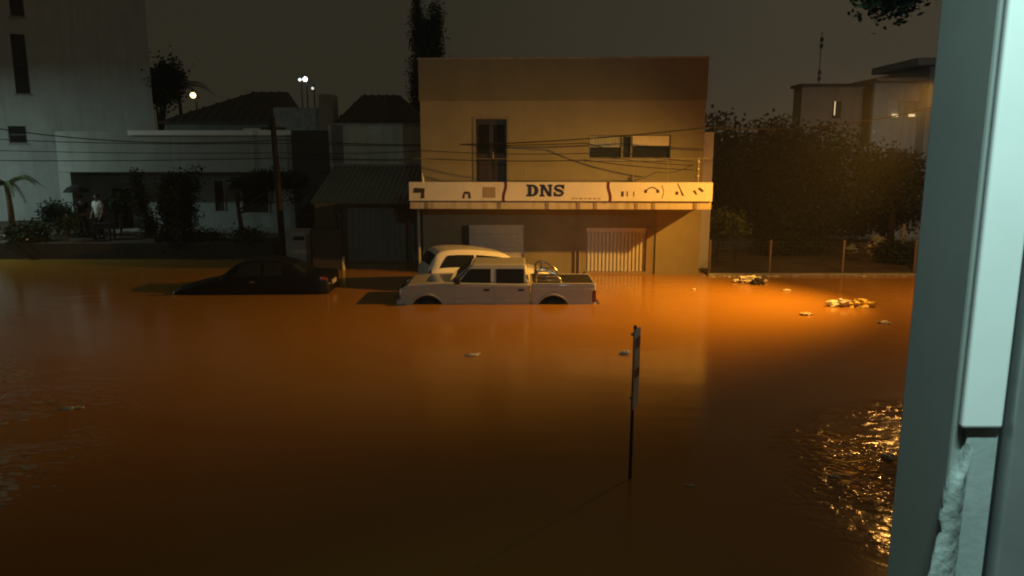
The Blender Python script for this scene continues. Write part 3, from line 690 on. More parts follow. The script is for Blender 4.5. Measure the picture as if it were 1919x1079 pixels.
tree('dark tree beside the grey block, rising above the hip roof', b, 6, .2, [rel(300, 165, 42, b, .6, .8, 1.0), rel(318, 150, 42, b, .45, .6, 1.0)], 1500, .2, M['leaf_d'])
# tall conifer behind the shop's left corner
b = (xof(786, 33, 6), 38, 0)
def R38(px, py, rx, rz): return rel(px, py, 38, b, rx, rx, rz)
tree('very tall narrow conifer behind the left corner of the shop', (xof(786, 38, 6), 38, 0), 13, .30,
     [((at(px, py, 38).x-xof(786, 38, 6), 0, at(px, py, 38).z), (rx, rx, rz)) for px, py, rx, rz in
      ((782, 15, .16, 1.6), (783, 75, .22, 1.2), (778, 130, .17, 1.0), (783, 190, .24, 1.1), (781, 160, .18, .8), (800, 75, .26, 1.0), (815, 80, .26, 1.1), (815, 40, .22, .9), (820, 25, .12, .6))], 5600, .10, M['leaf_d'], limbs=9)
# wall of trees on the right
def rt(label, px, Y, blobs, n, size, lm, h=3.2):
    blobs = [(a, b_+6, c*1.12, d*1.08) for a, b_, c, d in blobs]; n = int(n*.8)
    base = (xof(px, Y, 1), Y, .03+.032*(Y-24.2)); tree(label, base, h, .16, [rel(a, b_, Y, base, c, c*.8, d) for a, b_, c, d in blobs], n, size, lm, limbs=6, group='trees behind the wire fence')
rt('dark tree tucked against the right side of the shop', 1372, 34, [(1345, 240, .8, .75), (1372, 300, 1.2, 1.3), (1390, 370, 1.3, 1.3), (1350, 390, .9, 1.0)], 3600, .2, M['leaf_d'])
rt('broad dark tree in the middle of the lot', 1460, 35, [(1440, 262, 1.3, 1.0), (1480, 300, 1.5, 1.5), (1450, 380, 1.7, 1.5), (1410, 330, 1.0, 1.0)], 4600, .2, M['leaf_d'])
rt('dark green tree below the brown house', 1560, 34, [(1545, 270, 1.3, .9), (1580, 320, 1.5, 1.4), (1550, 395, 1.7, 1.2), (1520, 340, 1.0, 1.2)], 4600, .19, M['leaf'])
rt('bright green tree beside the window wall, under the pale house', 1670, 30, [(1650, 300, .8, .7), (1690, 320, .9, .8), (1712, 345, .7, .7), (1640, 350, .9, .8)], 3800, .13, M['leaf_l'], 2.4)
rt('dark shrubby tree above the rubbish heap', 1655, 31.5, [(1640, 385, 1.0, .7), (1690, 395, .9, .6), (1600, 400, 1.0, .6)], 3000, .15, M['leaf'], 1.6)
def lotbush(label, px, py, Y, rx, rz, n, lm): bush(label, px, py, Y, rx, rz, n, lm, .12, .03+.032*(Y-24.2))
lotbush('yellow green bush lit by the lamp beside the shop corner', 1347, 418, 26.3, .55, .4, 1300, M['leaf_l'])
lotbush('small bright bush in front of the yellow green one', 1380, 424, 25.9, .16, .25, 200, M['leaf_l'])
lotbush('dark weeds along the middle of the wire fence', 1480, 458, 28.5, 1.6, .35, 2000, M['leaf_d'])
lotbush('dark weeds under the rubbish heap', 1690, 480, 26.5, .8, .4, 1200, M['leaf'])
# tree overhanging the top right, trunk hidden past the window wall
b = (6.4, 7.0, -.5)
r_ = tree('tree near the window whose lowest leaves hang at the top edge', b, 5.6, .14, [((-3.23, -.4, 5.70), (.15, .2, .13)), ((-3.20, -.4, 5.86), (.28, .3, .16)), ((-3.1, -.4, 6.15), (.45, .3, .25)), ((-2.2, -.3, 6.5), (.8, .5, .3)), ((-1.0, 0, 6.6), (1.0, .8, .5)), ((0, 0, 6.0), (.7, .7, .8))], 9000, .05, M['leaf_d'], limbs=0)
leaves(MB(), [((-3.22, -.4, 5.72), (.13, .18, .13)), ((-3.20, -.4, 5.85), (.24, .25, .12)), ((-3.15, -.4, 5.98), (.34, .28, .12))], 3200, .05).build('lower_leaves', M['leaf_d'], r_, fix=False)

# ------------------------------------------------------------------ right: fence, heap, far house
def fence():
    Y = 24.6; r = thing('wire_fence', 'low wire mesh fence with thin posts along the dirt lot', 'fence', (0, Y, 0))
    pxs = (1330, 1443, 1580, 1715, 1850)
    P = [(xof(p, Y, .5), .0) for p in pxs]; zt = zof(452, Y)
    for x, _ in P: MB().box(x-.03, x+.03, -.03, .03, -.3, zt+.04).build('post', M['brown_wall'], r, bevel=.008)
    w = MB()
    for k in range(9):
        z = .12+(zt-.16)*k/8; w.tube([(x, -.035, z+.01*math.sin(i*2+k)) for i, (x, _) in enumerate(P)], .0045, 4)
    x = P[0][0]
    while x < P[-1][0]:
        w.tube([(x, -.035, .08), (x, -.035, zt)], .003, 4); x += .16
    w.build('mesh', M['steel'], r)['kind'] = 'stuff'
fence()
def crumple(m, c, r, sq): return m.blob(c, r, 3, .35, 2.2, sq)
def heap():
    p = at(1640, 462, 27.2); r = thing('rubbish_heap', 'heap of pale plastic rubbish behind the fence at the right', 'rubbish heap', (p.x, 27.2, .12))
    for i in range(16):
        rr = random.uniform(.14, .30); a = Vector((random.gauss(0, .48), random.uniform(-.25, .3), 0)); zz = max(.1, .75-abs(a.x)*.7)*random.uniform(.3, 1)
        crumple(MB(), (a.x, a.y, zz), rr, (1.2, 1, .7)).build('rubbish_bag', random.choice([M['white_plastic'], M['sign_grey'], M['dark_bag'], M['cement']]), r)
    s = MB(); s.blob((0, .1, .1), .8, 3, .3, 2, (1.3, .7, .6)); s.build('rubble', M['soil'], r)
    MB().box(.95, 1.05, 0, .06, 0, 1.3).build('plank', M['sign_grey'], r)
heap()
def far_house():
    Y = 46; r = thing('far_house', 'pale two storey house with lit windows behind the trees', 'building', (0, Y, 0))
    xa, xb, xc = xof(1522, Y, 8), xof(1640, Y, 8), xof(1762, Y, 8)
    MB().box(xa, xb, 1.5, 2.9, 0, zof(163, Y+1.5)).build('brown_wing', M['brown_wall'], r)
    MB().box(xa-.2, xb, 1.3, 3.0, zof(163, Y+1.5), zof(157, Y+1.5)).build('wing_roof', M['roof'], r)
    w1 = (xof(1662, Y, 6), xof(1687, Y, 6), zof(220, Y), zof(183, Y)); w2 = (xof(1690, Y, 6), xof(1722, Y, 6), zof(220, Y), zof(187, Y))
    wall_open(MB(), xb, xof(1724, Y, 8), 0, .3, 0, zof(155, Y), [w1, w2]).box(xb, xof(1724, Y, 8), 3.2, 4, 0, zof(155, Y)).build('wall', M['white_wall'], r)
    MB().box(xof(1724, Y, 8), xc+3, -1, 7, 0, zof(128, Y)).build('stair_tower', M['white_wall'], r)
    MB().box(xof(1690, Y, 8), xc+3, -1.6, 4, zof(127, Y), zof(114, Y)).build('roof_slab', M['white_wall'], r)
    MB().box(xb-.3, xof(1724, Y, 8)-.01, -.8, 3.2, zof(154, Y), zof(148, Y)).build('roof', M['brown_wall'], r)
    lit = mat('lit_room', (.8, .6, .35), .5, .1, emit=(1, .72, .36), estr=.8)
    for w, nm in ((w1, 'left'), (w2, 'right')):
        f = MB(); f.box(w[0], w[0]+.08, .05, .15, w[2], w[3]); f.box(w[1]-.08, w[1], .05, .15, w[2], w[3]); f.box(w[0]+.08, w[1]-.08, .05, .15, w[3]-.08, w[3])
        o = f.build('window', M['alu'], r)
        MB().box(w[0]+.08, w[1]-.08, .2, .21, w[2], w[3]-.08).build('pane', M['curtain'] if nm == 'left' else M['brown_wall'], o)
        MB().box((w[0]+w[1])/2-.06, (w[0]+w[1])/2+.28, .05, .12, w[2]+.06, w[2]+.2).build('table_lamp', lit, o)
    w3 = (xof(1578, Y, 6), xof(1588, Y, 6), zof(222, Y+1.5), zof(190, Y+1.5))
    o = MB().box(w3[0], w3[1]+.2, 1.42, 1.5, w3[2], w3[3]).build('window', M['pane'], r)
    MB().box(w3[0]+.08, w3[0]+.13, 1.38, 1.42, w3[2]+.2, w3[3]).build('lit_gap', lit, o)
    MB().tube([(xof(1730, Y, 6), -1.05, 5), (xof(1733, Y, 6), -1.05, 7)], .12, 8).build('downpipe', M['pale_wall'], r)
far_house()
an = thing('antenna_mast', 'thin radio mast rising left of the far pale house', 'mast', (xof(1533, 50, 8), 50, 0))
MB().tube([(0, 0, 0), (0, 0, zof(60, 50))], .028, 6).build('mast', M['steel'], an)
for py in (70, 82, 132, 143): MB().box(-.06, .10, -.08, .08, zof(py+8, 50), zof(py, 50)).build('aerial', M['steel'], an)
# lamps far behind the roofs
def far_lamp(label, px, py, Y, color, st, r0):
    p = at(px, py, Y); r = thing('far_lamp', label, 'street lamp', (p.x, Y, 0))
    MB().tube([(0, .1, 0), (0, .1, p.z+.3), (0, -.3, p.z+.35)], .06, 6).build('pole', M['steel'], r)
    em = mat('far_lamp_glow', (.8, .8, .8), .5, .05, emit=color, estr=st)
    MB().blob((0, -.35, p.z), r0, 2, 0).build('globe', em, r, smooth=True)
far_lamp('warm yellow lamp glowing over the dark hip roof', 366, 179, 50, (1, .62, .25), 6, .18)
far_lamp('cool white lamp high above the grey tank, the brightest', 574, 149, 60, (.9, 1, .95), 6, .17)
far_lamp('small dim lamp just left of the brightest white one', 564, 150, 60, (.9, 1, .95), 1.5, .12)
far_lamp('tiny lamp below the brightest white one by the chimney', 588, 166, 60, (.9, 1, .95), 1.0, .10)

# ------------------------------------------------------------------ vehicles
def wheel(parent, x, y, r=.34, w=.22):
    s = -1 if y < 0 else 1
    pr = [(r*.62, -w/2), (r*.93, -w/2), (r, -w/2+.03), (r, w/2-.03), (r*.93, w/2), (r*.62, w/2)]
    m = MB().lathe(pr, (0, 0, 0), 24); m.v = [(a, c, b_) for a, b_, c in m.v]
    o = m.build('wheel', M['rubber'], parent, smooth=True); o.location = (x, y, r)
    q = MB().lathe([(.001, w*.36*s), (r*.3, w*.4*s), (r*.55, w*.3*s), (r*.62, w*.45*s)], (0, 0, 0), 20); q.v = [(a, c, b_) for a, b_, c in q.v]
    q.build('rim', M['alu'], o, smooth=True)
def arch_cut(cx, cz, rad, zb, n=14):
    a0 = math.asin(max(-1, min(1, (zb-cz)/rad)))
    return [(cx+rad*math.cos(math.pi-a0-(math.pi-2*a0)*i/n), cz+rad*math.sin(math.pi-a0-(math.pi-2*a0)*i/n)) for i in range(n+1)]

def pickup():
    r = thing('pickup_truck', 'pale double cab pickup truck with a chrome roll bar, standing in the flood', 'pickup truck', (-.39, 20.25, -.57))
    hw = .85; pt = M['truck']; fa, ra_ = -1.85, 1.48
    zb = .36
    out = [(-2.53, zb)]+arch_cut(fa, .36, .46, zb)+[(.86, zb), (.86, 1.115), (-1.30, 1.155), (-1.9, 1.135), (-2.36, 1.09), (-2.50, 1.02), (-2.57, .86), (-2.58, .55)]
    MB().prism(out, -hw, hw).build('body', pt, r, bevel=.045, seg=3)
    # inner wheel housing so that the arch reads as a hole with depth
    for sgn in (-1, 1):
        for cx in (fa, ra_):
            MB().prism([(cx-.47, .2)]+arch_cut(cx, .36, .47, .2)+[(cx+.47, .2)], sgn*.62-.02, sgn*.62+.02).build('wheel_housing', M['rubber'], r)
            fl = MB(); a = arch_cut(cx, .36, .475, .45, 16); fl.tube([(x, sgn*(hw-.005), z) for x, z in a], .035, 6)
            fl.build('fender_flare', pt, r, smooth=True)
            wheel(r, cx, sgn*.72)
    # cab
    xb0, xb1, xt0, xt1 = -1.32, .845, -.66, .76; z0, z1 = 1.12, 1.62; wb, wt = .82, .66
    v = [(xb0, -wb, z0), (xb1, -wb, z0), (xb1, wb, z0), (xb0, wb, z0), (xt0, -wt, z1), (xt1, -wt, z1), (xt1, wt, z1), (xt0, wt, z1)]
    MB().add(v, [(0,1,5,4), (1,2,6,5), (2,3,7,6), (3,0,4,7), (4,5,6,7), (3,2,1,0)]).build('cab', pt, r, bevel=.06, seg=3)
    def side(pts, sgn, off):   # points (x, z) laid on the leaning cab side
        n = Vector((0, -(z1-z0), -(wb-wt))).normalized()
        res = []
        for x, z in pts:
            t = (z-z0)/(z1-z0); y = -(wb+(wt-wb)*t)
            res.append((x, sgn*-1*(y-off) if sgn > 0 else y-off, z+.0))
        return res
    def sheet(pts, sgn, name, mt, off=.006, parent=r, th=.012):
        a = side(pts, sgn, off); b_ = side(pts, sgn, off-th); n = len(a)
        return MB().add(a+b_, [tuple(range(n)), tuple(range(2*n-1, n-1, -1))]+[(i, (i+1) % n, (i+1) % n+n, i+n) for i in range(n)]).build(name, mt, parent)
    for sgn in (-1, 1):
        # doors: thin skins proud of the body with real gaps, window glass above
        for (a, b_, win, hx) in ((-1.12, -.11, [(-1.02, 1.135), (-.17, 1.135), (-.17, 1.495), (-.68, 1.495), (-.75, 1.465)], -.27), (-.08, .80, [(-.03, 1.135), (.71, 1.135), (.71, 1.48), (.66, 1.495), (-.03, 1.495)], .64)):
            d = MB().box(a, b_, min(sgn*hw, sgn*(hw+.012)), max(sgn*hw, sgn*(hw+.012)), .46, 1.06).build('door', pt, r, bevel=.005)
            MB().box(hx-.09, hx+.07, min(sgn*(hw+.012), sgn*(hw+.04)), max(sgn*(hw+.012), sgn*(hw+.04)), .93, .985).build('handle', M['black_plastic'], d, bevel=.01)
            sheet(win, sgn, 'window', M['glass'], .008, d)
            MB().box(a+.02, b_-.02, min(sgn*(hw+.012), sgn*(hw+.03)), max(sgn*(hw+.012), sgn*(hw+.03)), .62, .70).build('moulding', M['truck'], d, bevel=.006)
        sheet([(-1.19, 1.14), (-1.10, 1.14), (-.80, 1.43), (-.74, 1.49), (-.80, 1.49)], sgn, 'pillar_glass', M['black_plastic'], .004)
        mr = MB().box(-1.12, -.96, min(sgn*.86, sgn*1.04), max(sgn*.86, sgn*1.04), 1.14, 1.30).build('mirror', M['black_plastic'], r, bevel=.03)
        MB().box(-2.585, -2.42, min(sgn*.55, sgn*.84), max(sgn*.55, sgn*.84), .78, .97).build('headlight', M['lens'], r, bevel=.03)
        MB().box(2.50, 2.615, min(sgn*.72, sgn*.855), max(sgn*.72, sgn*.855), .62, .95).build('taillight', M['red_lens'], r, bevel=.02)
    # windscreen and rear glass on the sloping ends
    def slope(xa, xc, w_, name, off):
        q = [(.1, .93), (.9, .93)]; vs = []
        for t in (.10, .90):
            x = xa+(xc-xa)*t; w2 = (wb+(wt-wb)*t)*.9; zz = z0+(z1-z0)*t
            vs += [(x+off, -w2, zz+abs(off)*.6), (x+off, w2, zz+abs(off)*.6)]
        MB().add(vs, [(0, 1, 3, 2)]).build(name, M['glass'], r)
    slope(xb0, xt0, 1, 'windscreen', -.008); slope(xb1, xt1, 1, 'rear_window', .008)
    MB().box(-2.605, -2.57, -.52, .52, .78, .98).build('grille', M['black_plastic'], r, bevel=.01)
    MB().box(-2.68, -2.50, -.86, .86, .42, .68).build('front_bumper', M['truck'], r, bevel=.05, seg=3)
    MB().box(2.6, 2.74, -.80, .80, .42, .58).build('rear_bumper', M['chrome'], r, bevel=.03)
    # bed
    bo = [(.90, zb)]+arch_cut(ra_, .36, .46, zb)+[(2.58, zb), (2.60, 1.09), (2.56, 1.11), (.90, 1.11)]
    bo = [(.90, zb), *arch_cut(ra_, .36, .46, zb), (2.57, zb), (2.60, .6), (2.60, 1.105), (.90, 1.105)]
    for sgn in (-1, 1):
        MB().prism(bo, sgn*hw, sgn*(hw-.09)).build('bed_side', pt, r, bevel=.03, seg=3)
        MB().box(.92, 2.58, sgn*(hw-.05)-.055, sgn*(hw-.05)+.055, 1.106, 1.125).build('bed_rail', pt, r, bevel=.008)
        MB().box(.95, 2.52, min(sgn*hw, sgn*(hw+.014)), max(sgn*hw, sgn*(hw+.014)), .92, .99).build('crease', pt, r, bevel=.006)
    MB().box(2.545, 2.605, -hw+.092, hw-.092, .5, 1.11).build('tailgate', pt, r, bevel=.02)
    MB().box(.9, .95, -hw+.092, hw-.092, .5, 1.10).build('headboard', pt, r)
    MB().box(.955, 2.54, -hw+.095, hw-.095, 1.075, 1.10).build('bed_cover', M['black_plastic'], r)
    MB().box(.95, 2.545, -hw+.092, hw-.092, .56, .60).build('bed_floor', M['black_plastic'], r)
    # chrome roll bar: hoop with a sloping stay on each side and crossbars
    rb = MB()
    for sgn in (-1, 1):
        y = sgn*(hw-.10)
        rb.tube([(1.04, y, 1.11), (1.04, y, 1.36), (1.09, y*.97, 1.46), (1.19, y*.93, 1.50), (1.34, y*.95, 1.46), (1.54, y*.98, 1.35), (1.66, y, 1.23), (1.70, y, 1.11)], .027, 10)
        rb.tube([(1.05, y, 1.20), (1.67, y, 1.20)], .022, 8); rb.tube([(1.05, y, 1.30), (1.60, y, 1.30)], .018, 8)
    rb.tube([(1.19, -hw+.16, 1.495), (1.19, hw-.16, 1.495)], .027, 10); rb.tube([(1.04, -hw+.1, 1.40), (1.04, hw-.1, 1.40)], .026, 8)
    rb.build('roll_bar', M['chrome'], r, smooth=True)
pickup()

def cr(p0, p1, p2, p3, t):
    return p1*1.0+((p2-p0)*.5*t)+((p0-p1*2.5+p2*2-p3*.5)*t*t)+((p1*1.5-p0*.5-p2*1.5+p3*.5)*t**3)
class Loft:
    """car shell: stations (x, zbottom, zbelt, ztop, half width, half roof width)"""
    def __init__(s, st):
        s.st = st; s.ctrl = []
        for x, zb, zl, zt, w, wr in st:
            s.ctrl.append([Vector(p) for p in ((x, 0, zb), (x, w*.85, zb), (x, w*.98, zb+.12), (x, w, zb+(zl-zb)*.55), (x, w*.985, zl-.07), (x, w*.95, zl), (x, wr, zt-.05), (x, wr*.78, zt), (x, 0, zt+.02))])
    def row(s, i, v):
        c = s.ctrl[i]; n = len(c); k = min(int(v), n-2); t = v-k
        return cr(c[max(k-1, 0)], c[k], c[k+1], c[min(k+2, n-1)], t)
    def pt(s, u, v):
        n = len(s.st); k = min(int(u), n-2); t = u-k
        a, b_, c, d = s.row(max(k-1, 0), v), s.row(k, v), s.row(k+1, v), s.row(min(k+2, n-1), v)
        p = cr(a, b_, c, d, t); return p
    def shell(s, name, m, parent, nu=5, nv=3):
        n = len(s.st); us = [i/nu for i in range((n-1)*nu+1)]; vs_ = [i/nv for i in range(8*nv+1)]; mb = MB(); V = []
        for u in us:
            half = [s.pt(u, v) for v in vs_]; V += half+[Vector((p.x, -p.y, p.z)) for p in half[-2:0:-1]]
        k = 2*len(vs_)-2
        mb.add(V, [(i*k+j, i*k+(j+1) % k, (i+1)*k+(j+1) % k, (i+1)*k+j) for i in range(len(us)-1) for j in range(k)]+[tuple(range(k)), tuple(range((len(us)-1)*k, len(us)*k))])
        return mb.build(name, m, parent, smooth=True)
    def patch(s, u0, u1, v0, v1, name, m, parent, sgn=1, off=.010, nu=8, nv=6, both=False, skew=(0, 0)):
        mb = MB(); V = []
        for i in range(nu+1):
            for j in range(nv+1):
                tv = j/nv; u = u0+skew[0]*tv+(u1+skew[1]*tv-u0-skew[0]*tv)*i/nu; v = v0+(v1-v0)*tv; e = .01
                p = s.pt(u, v); n = (s.pt(u+e, v)-s.pt(u-e, v)).cross(s.pt(u, v+e)-s.pt(u, v-e))
                n = n.normalized() if n.length > 1e-9 else Vector((0, 1, 0))
                if n.dot(p-Vector((p.x, 0, .8))) < 0: n = -n
                p = p+n*off; V.append(Vector((p.x, p.y*sgn, p.z)))
        mb.add(V, [(i*(nv+1)+j, (i+1)*(nv+1)+j, (i+1)*(nv+1)+j+1, i*(nv+1)+j+1) for i in range(nu) for j in range(nv)])
        if both:
            o = len(mb.v); mb.v += [(a, -b_, c) for a, b_, c in mb.v]; mb.f += [tuple(i+o for i in f) for f in list(mb.f)]
        return mb.build(name, m, parent, smooth=True)

def sedan():
    r = thing('black_sedan', 'black sedan half drowned in the flood, facing left', 'car', (xof(482, 21.5, .4), 21.6, -.52), R(1.5))
    r.rotation_euler = (0, R(-1.2), R(1.5))
    st = [(-2.22, .38, .56, .60, .62, .5), (-2.12, .22, .66, .70, .78, .62), (-1.7, .18, .76, .80, .86, .72), (-1.15, .18, .88, .90, .88, .76), (-.95, .18, .90, .96, .88, .72), (-.35, .18, .92, 1.36, .88, .60),
          (.1, .18, .93, 1.45, .88, .58), (.7, .18, .94, 1.43, .88, .58), (1.15, .18, .96, 1.30, .88, .58), (1.6, .18, .98, 1.06, .87, .68), (2.0, .22, .98, 1.02, .84, .68), (2.2, .36, .92, .96, .76, .6)]
    L = Loft(st); L.shell('body', M['black_car'], r)
    for sg in (1, -1):
        L.patch(4.75, 6.4, 5.25, 5.95, 'window', M['glass'], r, sg, skew=(.45, 0)); L.patch(6.5, 7.5, 5.25, 5.95, 'window', M['glass'], r, sg, skew=(0, -.1))
        L.patch(.15, 1.0, 4.2, 5.3, 'headlight', M['lens'], r, sg); L.patch(10.05, 10.85, 4.0, 5.2, 'taillight', M['red_lens'], r, sg)
        for x in (-1.4, 1.3): wheel(r, x, sg*.76, .31, .2)
        MB().box(-.85, -.70, sg*.98-.09, sg*.98+.07, .95, 1.07).build('mirror', M['black_car'], r, bevel=.03)
        L.patch(5.85, 6.15, 4.35, 4.55, 'handle', M['chrome'], r, sg, off=.02)
    L.patch(4.15, 4.9, 6.1, 8, 'windscreen', M['glass'], r, both=True); L.patch(8.1, 8.85, 6.1, 8, 'rear_window', M['glass'], r, both=True)
    MB().box(2.16, 2.235, -.26, .26, .68, .80).build('number_plate', M['sign_grey'], r, bevel=.005)
    for y in (-.52, -.06): MB().blob((2.16, y-.05, .74), .05, 1, .1).build('reflector', M['lens'], r)
sedan()
def suv():
    r = thing('white_hatchback', 'white hatchback behind the pickup truck, tail to the left', 'car', (xof(896, 22.3, .6)+.22, 22.6, -.47), R(19))
    st = [(-1.98, .40, .80, .84, .66, .54), (-1.93, .24, .98, 1.08, .80, .62), (-1.82, .2, 1.0, 1.34, .84, .62), (-1.62, .2, 1.0, 1.56, .86, .63), (-1.2, .2, .99, 1.63, .87, .64), (-.5, .2, .97, 1.60, .87, .64),
          (.2, .2, .95, 1.50, .87, .62), (.55, .2, .94, 1.38, .87, .62), (1.1, .2, .93, 1.02, .86, .72), (1.5, .2, .90, .96, .85, .7), (1.85, .24, .78, .84, .78, .62), (1.95, .36, .62, .68, .64, .5)]
    L = Loft(st); L.shell('body', M['white_car'], r)
    for sg in (1, -1):
        L.patch(2.95, 4.9, 5.3, 5.8, 'window', M['glass'], r, sg, skew=(.7, 0)); L.patch(5.0, 6.3, 5.3, 5.8, 'window', M['glass'], r, sg); L.patch(6.4, 7.5, 5.3, 5.75, 'window', M['glass'], r, sg, skew=(0, -.6))
        L.patch(.9, 1.7, 4.4, 5.5, 'taillight', M['red_lens'], r, sg); L.patch(10.1, 10.8, 4, 5.2, 'headlight', M['lens'], r, sg)
        for x in (-1.25, 1.2): wheel(r, x, sg*.76, .32, .2)
        L.patch(4.4, 4.65, 4.3, 4.5, 'handle', M['chrome'], r, sg, off=.02)
        MB().box(.55, .70, sg*.98-.08, sg*.98+.08, .96, 1.10).build('mirror', M['white_car'], r, bevel=.03)
    L.patch(1.5, 2.7, 6.15, 8, 'rear_window', M['glass'], r, both=True); L.patch(7.15, 7.85, 6.15, 8, 'windscreen', M['glass'], r, both=True)
    MB().box(-2.06, -1.82, -.72, .72, .36, .60).build('rear_bumper', M['white_car'], r, bevel=.06, seg=3)
suv()

# ------------------------------------------------------------------ sign post in the water near the window
def signpost():
    b = at(1180, 893, 8.6); r = thing('sign_post', 'slim sign post in the water with a pale plate seen edge on', 'sign', (b.x, 8.6, -.6))
    zt, zm = zof(610, 8.6)+.6, zof(762, 8.6)+.6
    lean = .015
    MB().tube([(0, 0, 0), (lean, 0, zt)], .021, 10).build('pole', M['steel'], r, smooth=True)
    # two narrow plates back to back, turned almost edge on to the window
    pl = MB().box(-.115, .115, -.022, -.006, zm, zt-.03).build('plate', M['plate_grey'], r, bevel=.003); pl.rotation_euler = (0, 0, R(65)); pl.location = (lean+.01, -.02, 0)
    for z, h in ((zt-.26, .13), (zt-.62, .11)):
        MB().box(-.105, .105, -.0245, -.0225, z, z+h).build('red_mark', M['red_mark'], pl)
        MB().box(-.105, .105, -.0055, -.0035, z, z+h).build('red_mark', M['red_mark'], pl)
    for z in (zm+.1, zt-.12): MB().box(-.03, .03, -.032, .032, z, z+.025).build('clamp', M['alu'], r, bevel=.004)
signpost()

# ------------------------------------------------------------------ floating rubbish
def floater(name, label, cat, px, py, parts):
    u = (px-959.5)/FPX; v = (539.5-py)/FPX
    d = Vector((u, math.cos(PITCH)+v*math.sin(PITCH), -math.sin(PITCH)+v*math.cos(PITCH))); p = Vector((0, 0, CAMZ))+d*(-CAMZ/d.z)
    r = thing(name, label, cat, (p.x, p.y, 0))
    for nm, c, rr, sq, mt in parts: crumple(MB(), c, rr, sq).build(nm, mt, r)
    return r
W_, Yl, Dk, Fo = M['white_plastic'], M['yellow_plastic'], M['dark_bag'], M['foam']
floater('floating_bags', 'pair of bags floating together, one pale one bright yellow', 'rubbish bag', 1592, 574, [('pale_bag', (-.2, .05, .06), .22, (1.4, .8, .55), W_), ('yellow_bag', (.28, -.05, .05), .24, (1.3, .8, .6), Yl), ('knot', (.02, 0, .05), .08, (1, 1, .7), Dk)])
floater('floating_bag', 'pale torn bag with a dark lump floating by the kerb', 'rubbish bag', 1413, 532, [('pale_bag', (-.05, .25, .08), .22, (1.5, .8, .6), W_), ('dark_lump', (.1, -.05, .05), .2, (.9, .8, .75), Dk), ('scrap', (-.4, .3, .05), .1, (1.5, .8, .5), W_), ('scrap', (.42, .3, .05), .07, (1.2, .8, .6), W_)])
floater('floating_scrap', 'pale scrap floating left of the yellow bag', 'litter', 1510, 590, [('scrap', (0, 0, .02), .11, (1.3, .8, .4), Fo)])
floater('floating_scrap', 'small pale cluster floating right of the yellow bag by the window wall', 'litter', 1656, 606, [('scrap', (-.05, 0, .02), .07, (1.2, .8, .5), W_), ('scrap', (.06, .08, .02), .06, (1.2, .8, .5), W_), ('scrap', (.08, -.08, .02), .06, (1, .8, .5), W_)])
floater('floating_scrap', 'tiny scrap in the water between the yellow bag and the kerb', 'litter', 1474, 545, [('scrap', (0, 0, .02), .08, (1.5, .8, .4), Fo)])
floater('floating_scrap', 'scrap floating in mid water below the pickup truck', 'litter', 885, 666, [('scrap', (0, 0, .01), .075, (1.6, .8, .4), Fo), ('scrap', (.12, .1, .01), .04, (1, .8, .5), Fo)])
floater('floating_cup', 'white scrap floating just left of the sign post', 'litter', 1172, 663, [('scrap', (0, 0, .03), .07, (1.3, .9, .6), W_)])
floater('floating_scrap', 'dim pale scrap floating at the far left', 'litter', 138, 766, [('scrap', (-.06, 0, .01), .06, (1.6, .7, .4), W_), ('scrap', (.08, .03, .01), .05, (1.5, .7, .4), W_)])
floater('floating_scrap', 'curved sliver floating right of the sign post foot', 'litter', 1293, 910, [('scrap', (0, 0, .005), .035, (1.7, .8, .3), Fo)])
floater('floating_bag', 'pale rounded bag drifting in the glittering water by the window wall', 'rubbish bag', 1664, 858, [('bag', (0, 0, .02), .07, (1.0, 1.1, .6), W_)])
floater('floating_scrap', 'dull wisp floating in the left part of the glitter', 'litter', 1563, 893, [('scrap', (0, 0, .005), .05, (1.4, .8, .3), Fo)])
floater('floating_scrap', 'tiny pale scrap off the corner of the shop', 'litter', 1300, 543, [('scrap', (0, 0, .02), .05, (1, .8, .5), W_)])
fm = MB()
for i in range(70):
    px = random.choice([random.uniform(1318, 1440), random.uniform(1318, 1440), random.uniform(1440, 1700)]); x = xof(px, 24.0, 0)
    fm.blob((x, 24.0-abs(random.gauss(0, .05)), .01), random.uniform(.012, .06), 1, .4, 2, (1.6, .8, .5))
tag(fm.build('foam_scum', M['foam']), 'pale scum and bits collected along the kerb', 'scum', kind='stuff')

sc_ = MB()  # flat pale flakes imitating reflections on the water at the left
for i in range(2600):
    t = random.random()**.8; cx = -10.8+5.7*t+random.gauss(-.3, .4); cy = 15.2-8.8*t+random.gauss(0, .3)
    if mnoise.noise(Vector((cx*.9, cy*.5, 4)))+.5*mnoise.noise(Vector((cx*3, cy*2, 9))) < .12: continue
    sc_.blob((cx, cy, .0), random.uniform(.008, .05), 1, .5, 2, (2.2, 1, .15))
tag(sc_.build('reflection_flakes', M['concrete']), 'pale flakes standing in for reflections along the left edge of the flood', 'scum', kind='stuff')
def added_lamp():  # unseen lamp added to brighten the pale flakes on the left water
    r = thing('added_lamp', 'small cool wall lamp on the viewer\'s building, left of the window', 'lamp', (-5.2, 1.9, 4.6))
    MB().box(-.05, .05, -.66, -.1, .08, .12).build('bracket', M['steel'], r)
    MB().lathe([(.03, .16), (.12, .12), (.15, 0), (.13, 0), (.10, .10), (.02, .13)], (0, 0, 0), 16).build('shade', M['steel'], r, smooth=True)
    ld = bpy.data.lights.new('added_light', 'SPOT'); ld.energy = P_ADDED; ld.color = COOL; ld.spot_size = R(58); ld.spot_blend = .9; ld.shadow_soft_size = .06
    lo = bpy.data.objects.new('added_light', ld); COL.objects.link(lo); lo.parent = r
    lo.rotation_euler = (Vector((-10.2, 11.5, 0))-r.location).to_track_quat('-Z', 'Y').to_euler()
added_lamp()

